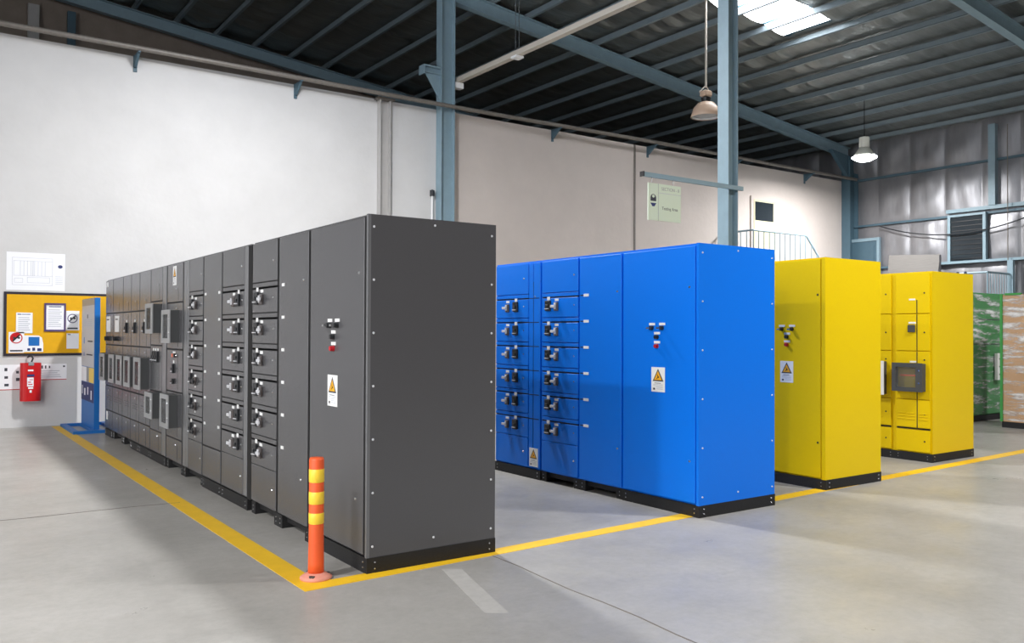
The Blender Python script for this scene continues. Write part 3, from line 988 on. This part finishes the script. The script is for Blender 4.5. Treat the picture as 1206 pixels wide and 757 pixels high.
C = cabinet('switchgear_cabinet', 'blue six drawer cabinet beside the tall plain blue door', BX, BD, 6.50, 7.125, 'blue', BG, 'open')
drawer_stack(C, 'blue', BX, 6.505, 7.11, 6.985, 6.85, 6.575, 1, ['rot'] * 6)
D_ = cabinet('switchgear_cabinet', 'blue six drawer cabinet with a slotted side strip, partly hidden by the grey row', BX, BD, 7.125, 7.97, 'blue', BG, 'closed')
drawer_stack(D_, 'blue', BX, 7.335, 7.96, 7.565, 7.72, 7.425, 1, ['rot'] * 6)
s1 = bx('duct_cover', 'blue', D_, BX, BX + 0.022, 7.13, 7.247, 0.115, 2.278, bevel=0.003)
bx('duct_cover', 'blue', D_, BX, BX + 0.022, 7.257, 7.33, 0.115, 2.278, bevel=0.003)
bx('slot', 'black', D_, BX + 0.004, BX + 0.0235, 7.247, 7.257, 0.25, 2.08)
for zt in ZT:
    bx('slot', 'black', D_, BX - 0.001, BX, 7.15, 7.33, zt - 0.004, zt + 0.004)
screw(s1, 'X', (BX, 7.22, 1.92), 0.009, 'chrome', 'lock')
warning(D_, None, BX, 7.238, 0.13, 0.325, 0.15)

# yellow cabinets
A = cabinet('switchgear_cabinet', 'tall yellow cabinet with push buttons and warning sign beside the blue row', 7.378, 0.96, 5.103, 6.05, 'yellow', 'yellow switchgear cabinets', 'closed', True)
bx('edge_strip', 'yellow', A, 7.377, 7.402, 5.103, 5.145, 0.10, 2.30)
dA = door(A, 'yellow', 7.378, 5.150, 6.045, 0.115, 2.285)
for zz in (1.93, 0.461):
    screw(dA, 'X', (7.378, 5.19, zz), 0.012, 'darkplastic', 'lock')
buttons(dA, 7.378, 5.552)
warning(A, dA, 7.378, 5.556, 1.04, 1.26, 0.16)


def yellow_meter(cab, X, y0, y1, first):
    ys = y0 + (y1 - y0) * 0.37 if first else y0 + 0.25
    for z0, z1 in ((1.795, 2.285), (1.34, 1.785), (0.752, 1.33), (0.405, 0.742), (0.115, 0.375)):
        dd = door(cab, 'yellow', X, y0, y1, z0, z1, gap=0.004)
        screw(dd, 'X', (X, y0 + 0.07, (z0 + z1) / 2 if z1 - z0 < 0.5 else (z1 - 0.1 if z0 < 1 else 2.04)), 0.011, 'darkplastic', 'lock')
        if z0 > 0.2:
            bx('slit', 'black', dd, X - 0.001, X + 0.002, ys - 0.006, ys + 0.006, z0, min(z1, 1.96))
        if 0.4 < z0 < 0.5:
            for q in range(3):
                for a, b in ((ys + 0.03, ys + 0.13), (ys - 0.13, ys - 0.03), (ys + 0.15, ys + 0.25)):
                    if b < y1 - 0.02:
                        bx('louvre', 'yellow', dd, X - 0.006, X, a, b, 0.50 + 0.035 * q, 0.512 + 0.035 * q, bevel=0.002)
        if first and 1.3 < z0 < 1.4:
            bx('small_meter', 'meter', dd, X - 0.02, X, ys + 0.02, ys + 0.11, 1.565, 1.655, bevel=0.004)
            nameplate(dd, X, ys + 0.06, 1.68, 0.09, 0.022)
        if 0.7 < z0 < 0.8:
            if first:
                m = meter_box(dd, X, y0 + 0.055, y0 + 0.43, 0.85, 1.185, d=0.08)
                meter_inside(m, X, y0 + 0.055, y0 + 0.43, 0.85, 1.185, 0.08, 'olive')
                bx('meter_strip', 'amber', m, X - 0.02, X - 0.012, y0 + 0.16, y0 + 0.37, 1.03, 1.045)
                nameplate(dd, X, ys + 0.05, 1.205, 0.08, 0.02)
            else:
                m = meter_box(dd, X, y0 + 0.06, y0 + 0.42, 0.79, 1.20, d=0.07, front='white', hollow=False)
        if 1.7 < z0 < 1.9 and first:
            nameplate(dd, X, ys + 0.06, 1.965, 0.08, 0.02)
    bx('slot', 'black', cab, X + 0.008, X + 0.0235, y0 + 0.01, y1 - 0.01, 0.384, 0.398)


YG = 'yellow switchgear cabinets'
A = cabinet('switchgear_cabinet', 'yellow cabinet with a dark meter window, nearest the green wrapped load', 10.008, 0.992, 5.471, 5.945, 'yellow', YG, 'closed', True)
yellow_meter(A, 10.008, 5.487, 5.925, True)
Bc = cabinet('switchgear_cabinet', 'yellow cabinet with a white projecting cover, half hidden behind the tall yellow cabinet', 10.008, 0.992, 5.945, 6.55, 'yellow', YG, 'closed')
yellow_meter(Bc, 10.008, 5.985, 6.54, False)

# ------------------------------------------------------------------ bollard
b = thing('bollard', (2.09, 5.085, 0), 'orange flexible bollard with three yellow bands on a pale round base', 'bollard')
bc = (2.09, 5.085, 0)
MB().lathe(bc, [(0.0, 0.0), (0.098, 0.0), (0.10, 0.012), (0.085, 0.024), (0.055, 0.04), (0.0, 0.05)], 28).build('base', 'orange_pale', b, smooth=True)
for a in (-2.2, -0.2, 1.9, 3.9):
    p = Vector((2.09 + 0.075 * math.cos(a), 5.085 + 0.075 * math.sin(a), 0.022))
    MB().cyl(p, p + Vector((0, 0, 0.012)), 0.012, n=8).build('anchor_bolt', 'meter', b)
MB().lathe(bc, [(0.0, 0.03), (0.050, 0.03), (0.049, 0.10), (0.046, 0.30), (0.046, 0.74), (0.042, 0.755), (0.0, 0.757)], 28).build('post', 'orange', b, smooth=True)
for z0, z1 in ((0.345, 0.412), (0.468, 0.544), (0.603, 0.685)):
    MB().lathe(bc, [(0.0462, z0), (0.0475, z0 + 0.002), (0.0475, z1 - 0.002), (0.0462, z1)], 28).build('reflective_band', 'tape', b, smooth=True)

# ------------------------------------------------------------------ wall: notice board, posters, extinguisher
WY = YW
nb = thing('notice_board', (2.05, WY - 0.02, 1.14), 'mustard notice board with a dark frame on the white wall', 'notice board')
bx('felt', 'board', nb, 1.24, 2.90, WY - 0.02, WY, 1.18, 2.12)
for a in ((1.20, 1.24, 1.14, 2.16), (2.90, 2.94, 1.14, 2.16)):
    bx('frame', 'frame', nb, a[0], a[1], WY - 0.0205, WY, a[2], a[3])
for z in (1.14, 2.12):
    bx('frame', 'frame', nb, 1.24, 2.90, WY - 0.0205, WY, z, z + 0.04)
NY_ = WY - 0.021


def paper(name, label, x0, x1, z0, z1, cat='notice', y=NY_, mat='paper', th=0.003):
    return tag(bx(name, mat, None, x0, x1, y - th, y, z0, z1), label, cat)


def lines(parent, x0, x1, z0, z1, n, y, mat='faint'):
    h = (z1 - z0) / n
    marks('print', mat, parent, 'Y', y, [(x0, x1 - (x1 - x0) * random.uniform(0, 0.3), z1 - h * (i + 0.75), z1 - h * (i + 0.4)) for i in range(n)])


p = paper('pinned_notice', 'white notice with a blue heading pinned on the mustard board', 1.37, 1.60, 1.50, 1.83)
marks('heading', 'navy', p, 'Y', NY_ - 0.003, [(1.39, 1.44, 1.795, 1.81), (1.445, 1.57, 1.797, 1.808)])
lines(p, 1.40, 1.57, 1.54, 1.77, 7, NY_ - 0.003)
f = thing('framed_notice', (1.91, NY_, 1.53), 'white notice in a dark purple frame in the middle of the mustard board', 'notice')
bx('sheet', 'paper', f, 1.79, 2.05, NY_ - 0.006, NY_, 1.56, 1.96)
for a in ((1.765, 1.79, 1.53, 1.99), (2.05, 2.075, 1.53, 1.99), (1.79, 2.05, 1.53, 1.56), (1.79, 2.05, 1.96, 1.99)):
    bx('frame', 'purple', f, a[0], a[1], NY_ - 0.018, NY_, a[2], a[3])
marks('heading', 'navy', f, 'Y', NY_ - 0.006, [(1.83, 2.01, 1.925, 1.94)])
lines(f, 1.82, 2.02, 1.60, 1.90, 9, NY_ - 0.006)


def no_smoking(name, label, xc, zc, r, x0, x1, z0, z1, fill):
    p = paper(name, label, x0, x1, z0, z1, 'sign')
    y = NY_ - 0.003
    n = 28
    ring = MB()
    vs = []
    for rr in (r, r * 0.82):
        for yy in (y, y - 0.001):
            vs.append([ring.bm.verts.new((xc + rr * math.cos(6.28318 * k / n), yy, zc + rr * math.sin(6.28318 * k / n))) for k in range(n)])
    for k in range(n):
        q = (k + 1) % n
        ring.bm.faces.new((vs[1][k], vs[1][q], vs[3][q], vs[3][k]))
        ring.bm.faces.new((vs[0][k], vs[0][q], vs[1][q], vs[1][k]))
        ring.bm.faces.new((vs[2][k], vs[2][q], vs[3][q], vs[3][k]))
    ring.build('prohibition_ring', 'red' if fill else 'purple', p)
    if fill:
        MB().prism([(xc + r * 0.82 * math.cos(a), y, zc + r * 0.82 * math.sin(a)) for a in [math.pi * (0.25 + k / 10) for k in range(11)]], (0, -0.0006, 0)).build('prohibition_fill', 'red', p)
    c, s = 0.707, 0.707
    w = r * 0.13
    MB().prism([(xc - r * .8 * c - w * s, y, zc - r * .8 * s + w * c), (xc + r * .8 * c - w * s, y, zc + r * .8 * s + w * c), (xc + r * .8 * c + w * s, y, zc + r * .8 * s - w * c), (xc - r * .8 * c + w * s, y, zc - r * .8 * s - w * c)],
               (0, -0.0014, 0)).build('slash', 'black' if fill else 'ink', p)
    marks('cigarette', 'ink', p, 'Y', y, [(xc - r * 0.5, xc - r * 0.15, zc - 0.012, zc + 0.018), (xc + r * 0.2, xc + r * 0.6, zc - 0.012, zc + 0.018)], 0.0012)
    marks('caption', 'ink', p, 'Y', y, [(x0 + 0.02, x1 - 0.02, z0 + 0.02, z0 + 0.045)])
    return p


no_smoking('prohibition_sign', 'white prohibition sign with a dark ring right of the framed notice', 2.175, 1.745, 0.075, 2.08, 2.275, 1.55, 1.87, False)
no_smoking('prohibition_sign', 'white prohibition sign with a red half filled ring in the board corner', 1.375, 1.425, 0.088, 1.27, 1.485, 1.19, 1.52, True)
p = paper('pinned_notice', 'pale notice with a curved torn corner below the dark ring sign', 2.09, 2.27, 1.25, 1.50)
marks('heading', 'ink', p, 'Y', NY_ - 0.003, [(2.105, 2.15, 1.475, 1.488)])
p = tag(MB().prism([(1.485, NY_, 1.20), (1.755, NY_, 1.20), (1.755, NY_, 1.33), (1.735, NY_, 1.43), (1.69, NY_, 1.465), (1.485, NY_, 1.465)], (0, -0.006, 0)).build('photo_card', 'paper', None), 'blue toned photo card at the foot of the mustard board', 'card')
bx('picture', 'signblue', p, 1.545, 1.70, NY_ - 0.0075, NY_ - 0.006, 1.30, 1.44)
marks('print', 'navy', p, 'Y', NY_ - 0.006, [(1.53, 1.57, 1.22, 1.26), (1.60, 1.64, 1.22, 1.27), (1.67, 1.73, 1.215, 1.26)])

p = tag(bx('drawing_poster', 'paper', None, 1.23, 2.06, WY - 0.005, WY - 0.001, 2.19, 2.795), 'large white plan drawing on the wall above the notice board', 'poster')
y = WY - 0.005
rc = []
for (a, b, c, d) in ((1.31, 1.88, 2.27, 2.71), (1.33, 1.60, 2.42, 2.66), (1.60, 1.88, 2.42, 2.66), (1.34, 1.46, 2.31, 2.38), (1.52, 1.84, 2.31, 2.40)):
    t = 0.004
    rc += [(a, b, c, c + t), (a, b, d - t, d), (a, a + t, c, d), (b - t, b, c, d)]
rc += [(1.42 + 0.05 * q, 1.425 + 0.05 * q, 2.42, 2.66) for q in range(8)]
rc += [(1.92, 2.03, 2.30 + 0.03 * q, 2.305 + 0.03 * q) for q in range(5)]
marks('plan_lines', 'faint', p, 'Y', y, rc)
MB().prism([(1.99 + 0.034 * math.cos(6.283 * k / 16), y, 2.585 + 0.028 * math.sin(6.283 * k / 16)) for k in range(16)], (0, -0.001, 0)).build('emblem', 'navy', p)

p = tag(bx('instruction_sheet', 'paper', None, 1.05, 1.46, WY - 0.003, WY, 0.60, 1.00), 'white instruction sheet with pictograms left of the red extinguisher cover', 'sign')
marks('edge_stripe', 'redbtn', p, 'Y', WY - 0.003, [(1.05, 1.46, 0.60, 0.612)])
marks('pictogram', 'ink', p, 'Y', WY - 0.003, [(1.22, 1.26, 0.90, 0.95), (1.38, 1.42, 0.86, 0.90), (1.22, 1.27, 0.78, 0.82), (1.38, 1.43, 0.74, 0.79), (1.22, 1.28, 0.66, 0.70)])
p = tag(bx('instruction_sheet', 'paper', None, 1.70, 2.10, WY - 0.003, WY, 0.745, 1.005), 'white instruction sheet with a red lower edge right of the red extinguisher cover', 'sign')
marks('edge_stripe', 'redbtn', p, 'Y', WY - 0.003, [(1.70, 2.10, 0.745, 0.757)])
marks('pictogram', 'ink', p, 'Y', WY - 0.003, [(1.735, 1.755, 0.93, 0.98), (1.785, 1.805, 0.93, 0.98), (1.84, 1.86, 0.935, 0.975), (2.045, 2.075, 0.95, 0.975)])
lines(p, 1.73, 2.06, 0.78, 0.91, 4, WY - 0.003)

fe = thing('fire_extinguisher', (1.57, WY - 0.12, 0.42), 'fire extinguisher in a red printed cover hung on the wall by a black hook', 'extinguisher')
mb = MB()
pts = [(1.57 + 0.148 * math.copysign(abs(math.cos(t)) ** 0.55, math.cos(t)), WY - 0.12 + 0.085 * math.copysign(abs(math.sin(t)) ** 0.8, math.sin(t)), 0.425) for t in [6.28318 * k / 28 for k in range(28)]]
mb.prism(pts, (0, 0, 0.605))
mb.build('cover', 'red', fe)
FY = WY - 0.12 - 0.086
marks('print', 'paper', fe, 'Y', FY, [(1.515, 1.605, 0.66, 0.80), (1.53, 1.60, 0.62, 0.65), (1.55, 1.58, 0.56, 0.60), (1.525, 1.60, 0.90, 0.925)], 0.002)
marks('print', 'navy', fe, 'Y', FY - 0.002, [(1.515, 1.615, 0.815, 0.85)], 0.001)
marks('print', 'red', fe, 'Y', FY - 0.002, [(1.53, 1.59, 0.685, 0.70), (1.53, 1.57, 0.72, 0.735), (1.545, 1.595, 0.76, 0.77)], 0.001)
MB().tube([(1.53, WY - 0.13, 1.00), (1.57, WY - 0.15, 1.02), (1.60, WY - 0.14, 1.10), (1.585, WY - 0.10, 1.145), (1.55, WY - 0.06, 1.13), (1.54, WY - 0.02, 1.12)], 0.014, 8).build('hook', 'cable', fe)
MB().box(1.53, 1.61, WY - 0.215, WY - 0.12, 0.985, 1.045).build('valve_handle', 'meter_light', fe, bevel=0.01)

# blue totem
tm = thing('info_totem', (2.32, 14.85, 0), 'tall blue information totem on a flat base beside the notice board', 'totem')
TX = 2.29
mb = MB()
for a in ((1.99, 2.66, 14.12, 14.20), (1.99, 2.66, 15.38, 15.46), (1.99, 2.07, 14.20, 15.38), (2.58, 2.66, 14.20, 15.38)):
    mb.box(a[0], a[1], a[2], a[3], 0, 0.045)
mb.box(2.26, 2.40, 14.20, 15.38, 0, 0.045)
mb.build('base', 'signblue', tm)
bx('post', 'signblue', tm, TX, TX + 0.075, 14.26, 15.42, 0.045, 2.05)
pn = bx('header_panel', 'meter_light', tm, TX - 0.004, TX, 14.30, 15.42, 1.94, 2.045)
pn = bx('print_panel', 'totempanel', tm, TX - 0.004, TX, 14.30, 15.42, 0.98, 1.94)
marks('print', 'faint', pn, 'X', TX - 0.004, [(14.45, 15.25, 1.62 + 0.03 * q, 1.63 + 0.03 * q) for q in range(4)])
marks('print', 'ink', pn, 'X', TX - 0.004, [(14.42, 14.85, 1.37, 1.39), (14.42, 14.95, 1.16, 1.18), (14.85, 14.92, 1.74, 1.80)])
marks('print', 'signblue', pn, 'X', TX - 0.004, [(15.15, 15.22, 1.34, 1.44), (15.15, 15.22, 1.14, 1.20)])
p2 = bx('lower_panel', 'paper', tm, TX - 0.004, TX, 14.95, 15.42, 0.74, 0.97)
bx('lower_panel', 'tape', tm, TX - 0.004, TX, 14.30, 14.72, 0.74, 0.97)
bx('lower_panel', 'meter_light', tm, TX - 0.004, TX, 14.72, 14.95, 0.74, 0.97)
p3 = bx('lower_panel', 'navy', tm, TX - 0.004, TX, 14.30, 15.42, 0.44, 0.73)
marks('pictogram', 'paper', p3, 'X', TX - 0.004, [(15.28, 15.34, 0.53, 0.67), (15.02, 15.14, 0.52, 0.63), (14.76, 14.84, 0.54, 0.66), (14.46, 14.54, 0.48, 0.62)])

# ------------------------------------------------------------------ hanging sign on the column arm
arm = thing('sign_arm', (8.87, 8.2, 3.62), 'pale blue steel arm reaching out from the free standing column', 'bracket')
bx('angle_bar', 'steel', arm, 7.90, 9.88, 8.19, 8.225, 3.615, 3.675)
bx('angle_bar', 'steel', arm, 7.90, 9.59, 8.225, 8.26, 3.665, 3.675)
bx('end_cap', 'black', arm, 7.885, 7.90, 8.185, 8.26, 3.615, 3.68)
sg = thing('hanging_sign', (8.27, 8.2, 3.05), 'pale green hanging sign with a dark blue emblem below the steel arm', 'sign')
SY = 8.195
bx('panel', 'signpale', sg, 7.97, 8.155, SY - 0.006, SY + 0.006, 3.045, 3.54)
bx('panel', 'signpale', sg, 8.16, 8.585, SY - 0.006, SY + 0.006, 3.045, 3.54)
bx('divider', 'meter_light', sg, 8.155, 8.16, SY - 0.007, SY + 0.007, 3.045, 3.54)
bx('rule', 'faint', sg, 8.16, 8.585, SY - 0.008, SY - 0.006, 3.415, 3.42)
for x in (8.04, 8.44):
    MB().cyl((x, SY, 3.54), (x, SY, 3.62), 0.004, n=6).build('hanger_wire', 'chrome', sg)
lettering('lettering', 'SECTION - II', 0.062, 'meter_light', sg, 'Y', SY - 0.006, 8.385, 3.475)
lettering('lettering', 'Testing Area', 0.058, 'ink', sg, 'Y', SY - 0.006, 8.375, 3.215)
ec = (8.065, SY - 0.006, 3.295)
MB().prism([(ec[0] + 0.052, ec[1], 3.30), (ec[0] - 0.052, ec[1], 3.30)] + [(ec[0] + 0.052 * math.cos(a), ec[1], 3.345 + 0.048 * math.sin(a)) for a in [math.pi * (1 - k / 8) for k in range(9)]], (0, -0.001, 0)).build('emblem', 'ink', sg)
MB().prism([(ec[0] + 0.025 * math.cos(6.283 * k / 12), ec[1] - 0.001, 3.365 + 0.02 * math.sin(6.283 * k / 12)) for k in range(12)], (0, -0.0006, 0)).build('emblem', 'signpale', sg)
MB().prism([(ec[0] - 0.055, ec[1], 3.275), (ec[0] + 0.055, ec[1], 3.275), (ec[0] + 0.02, ec[1], 3.23), (ec[0] - 0.02, ec[1], 3.23)], (0, -0.001, 0)).build('emblem', 'navy', sg)

# ------------------------------------------------------------------ landing, stair and railings
ld = thing('stair_landing', (19.3, 15.1, 0), 'light blue steel landing and stair rail in front of the cream door', 'stairs')
bx('deck', 'steel_dark', ld, 18.0, 20.3, 14.58, YW - 0.06, 3.12, 3.2)
for x in (18.05, 20.2):
    bx('leg', 'steel', ld, x, x + 0.1, 14.58, 14.68, 0, 3.12)
n = 17
for i in range(n):
    bx('tread', 'steel_dark', ld, 20.3 + 0.18 * i, 20.5 + 0.18 * i, 14.6, YW - 0.1, 3.2 - 0.182 * (i + 1), 3.23 - 0.182 * (i + 1))
MB().prism([(20.3, 14.58, 3.2), (20.3, 14.58, 2.98), (23.3, 14.58, -0.0), (23.42, 14.58, 0.0), (23.42, 14.58, 0.1)], (0, 0.03, 0)).build('stringer', 'steel', ld)
RY = 14.6
for x in [18.0 + 0.22 * i for i in range(11)]:
    MB().cyl((x, RY, 3.2), (x, RY, 4.24), 0.014, n=6).build('baluster', 'steel', ld)
MB().tube([(17.98, RY, 4.25), (20.25, RY, 4.25), (23.3, RY, 1.15)], 0.026, 8).build('handrail', 'steel', ld)
for i in range(1, 13):
    x = 20.25 + 0.235 * i
    zt = 4.25 - (x - 20.25) * 3.1 / 3.05
    MB().cyl((x, RY, zt - 1.0), (x, RY, zt), 0.014, n=6).build('baluster', 'steel', ld)
MB().tube([(17.98, RY, 4.25), (17.98, YW - 0.1, 4.25)], 0.026, 8).build('handrail', 'steel', ld)
for i in range(1, 5):
    MB().cyl((17.98, RY + 0.2 * i, 3.2), (17.98, RY + 0.2 * i, 4.24), 0.014, n=6).build('baluster', 'steel', ld)

wk = thing('walkway', (23.1, 12.6, 0), 'raised walkway with light blue railing along the foil wall', 'walkway')
bx('deck', 'steel_dark', wk, 22.42, XR - 0.07, 10.78, 14.5, 2.02, 2.10)
for yy in (10.82, 12.6, 14.3):
    bx('leg', 'steel', wk, 22.45, 22.55, yy, yy + 0.1, 0, 2.02)
MB().tube([(22.45, 14.5, 3.13), (22.45, 10.8, 3.13), (23.72, 10.8, 3.13)], 0.026, 8).build('handrail', 'steel', wk)
for i in range(5):
    MB().cyl((22.45, 10.8 + 0.75 * i, 2.1), (22.45, 10.8 + 0.75 * i, 3.12), 0.022, n=6).build('baluster', 'steel', wk)
for i in range(1, 10):
    MB().cyl((22.45 + 0.14 * i, 10.8, 2.1), (22.45 + 0.14 * i, 10.8, 3.12), 0.014, n=6).build('baluster', 'steel', wk)
bx('post', 'steel', wk, 23.62, 23.74, 10.72, 10.86, 0, 3.5)
gb = tag(MB().prism([(22.75, 12.35, 2.1), (22.75, 13.78, 2.1), (22.95, 13.78, 3.80), (22.95, 12.30, 3.72)], (0.03, 0, 0)).build('plywood_sheet', 'grey_board', None), 'weathered grey plywood sheet leaning on the raised walkway', 'board')
bx('edge_batten', 'cable', gb, 22.93, 22.96, 12.27, 12.31, 2.1, 3.70)
for yy, lab in ((11.35, 'dark navy strap looped over the walkway railing, nearer the corner post'), (11.55, 'dark navy strap looped over the walkway railing, further from the corner post')):
    q = 22.41
    tag(MB().tube([(q, yy, 2.62), (q - 0.02, yy, 2.95), (q + 0.02, yy, 3.16), (q + 0.09, yy, 3.12), (q + 0.10, yy + 0.05, 2.9), (q + 0.09, yy + 0.08, 2.6)], 0.035, 8).build('hanging_strap', 'navyhose', None), lab, 'strap')
cb = [(XR - 0.23, 14.55 - 0.2 * i, 4.78 - 0.78 * (1 - ((i - 12) / 12.0) ** 2) * 0.62 + 0.002 * i) for i in range(26)]
tag(MB().tube(cb, 0.018, 6).build('sagging_cable', 'cable', None), 'black cable sagging across the foil wall and dark window', 'cable')
tag(MB().tube([(XR - 0.265, 10.85, 3.5), (XR - 0.265, 10.85, 7.1)], 0.012, 6).build('conduit', 'conduit', None), 'thin vertical conduit on the foil wall beside the window', 'conduit')

# ------------------------------------------------------------------ wrapped loads
def wrapped(y0, y1, x0, x1, z0, z1, parent, seed):
    """stretch wrap: a wrinkled clear skin a little outside the load"""
    rnd = random.Random(seed)
    mb = MB()
    per = []
    n = 14
    for (a, b) in (((x0, y1), (x0, y0)), ((x0, y0), (x1, y0)), ((x1, y0), (x1, y1)), ((x1, y1), (x0, y1))):
        for i in range(n):
            t = i / n
            per.append((a[0] + (b[0] - a[0]) * t, a[1] + (b[1] - a[1]) * t))
    rings = []
    nz = 26
    for j in range(nz + 1):
        z = z0 + (z1 - z0) * j / nz
        cx, cy = (x0 + x1) / 2, (y0 + y1) / 2
        k = 1.008 + 0.004 * math.sin(j * 1.9 + seed)
        rings.append([mb.bm.verts.new((cx + (x - cx) * (k + rnd.uniform(0, 0.006)), cy + (yy - cy) * (k + rnd.uniform(0, 0.006)), z)) for x, yy in per])
    for a, b in zip(rings, rings[1:]):
        for i in range(len(per)):
            mb.bm.faces.new((a[i], a[(i + 1) % len(per)], b[(i + 1) % len(per)], b[i]))
    return mb.build('stretch_wrap', 'wrap', parent, smooth=True)


ct = thing('wrapped_crate', (15.45, 6.27, 0), 'cardboard covered crate in clear stretch wrap with green foam edges', 'crate')
bx('pallet', 'plinth', ct, 14.85, 16.05, 5.62, 6.92, 0, 0.10)
bx('carton', 'cardboard', ct, 14.85, 16.05, 5.62, 6.92, 0.10, 2.20)
for a in ((14.83, 14.88, 6.90, 6.94), (14.83, 14.88, 5.60, 5.64)):
    bx('edge_foam', 'greenfoam', ct, a[0], a[1], a[2], a[3], 0.10, 2.215)
bx('edge_foam', 'greenfoam', ct, 14.83, 14.90, 6.62, 6.86, 2.19, 2.225)
wrapped(5.62, 6.92, 14.85, 16.05, 0.12, 2.19, ct, 3)
gc = thing('wrapped_cabinet', (15.9, 8.2, 0), 'green cabinet in clear stretch wrap between yellow cabinet and cardboard crate', 'crate')
bx('pallet', 'plinth', gc, 15.0, 16.9, 7.62, 8.75, 0, 0.10)
bx('body', 'green', gc, 15.0, 16.9, 7.62, 8.75, 0.10, 2.28, bevel=0.02)
bx('seam', 'cable', gc, 15.02, 16.88, 7.615, 7.62, 1.80, 1.815)
bx('seam', 'cable', gc, 15.02, 16.88, 7.615, 7.62, 1.36, 1.375)
mb = MB().box(16.05, 16.20, 7.55, 7.60, 0.72, 1.20)
mb.build('corner_guard', 'white', gc)
for z in (0.82, 0.96, 1.10):
    screw(gc, 'Y', (16.12, 7.55, z), 0.014, 'meter')
wrapped(7.62, 8.75, 15.0, 16.9, 0.12, 2.26, gc, 5)
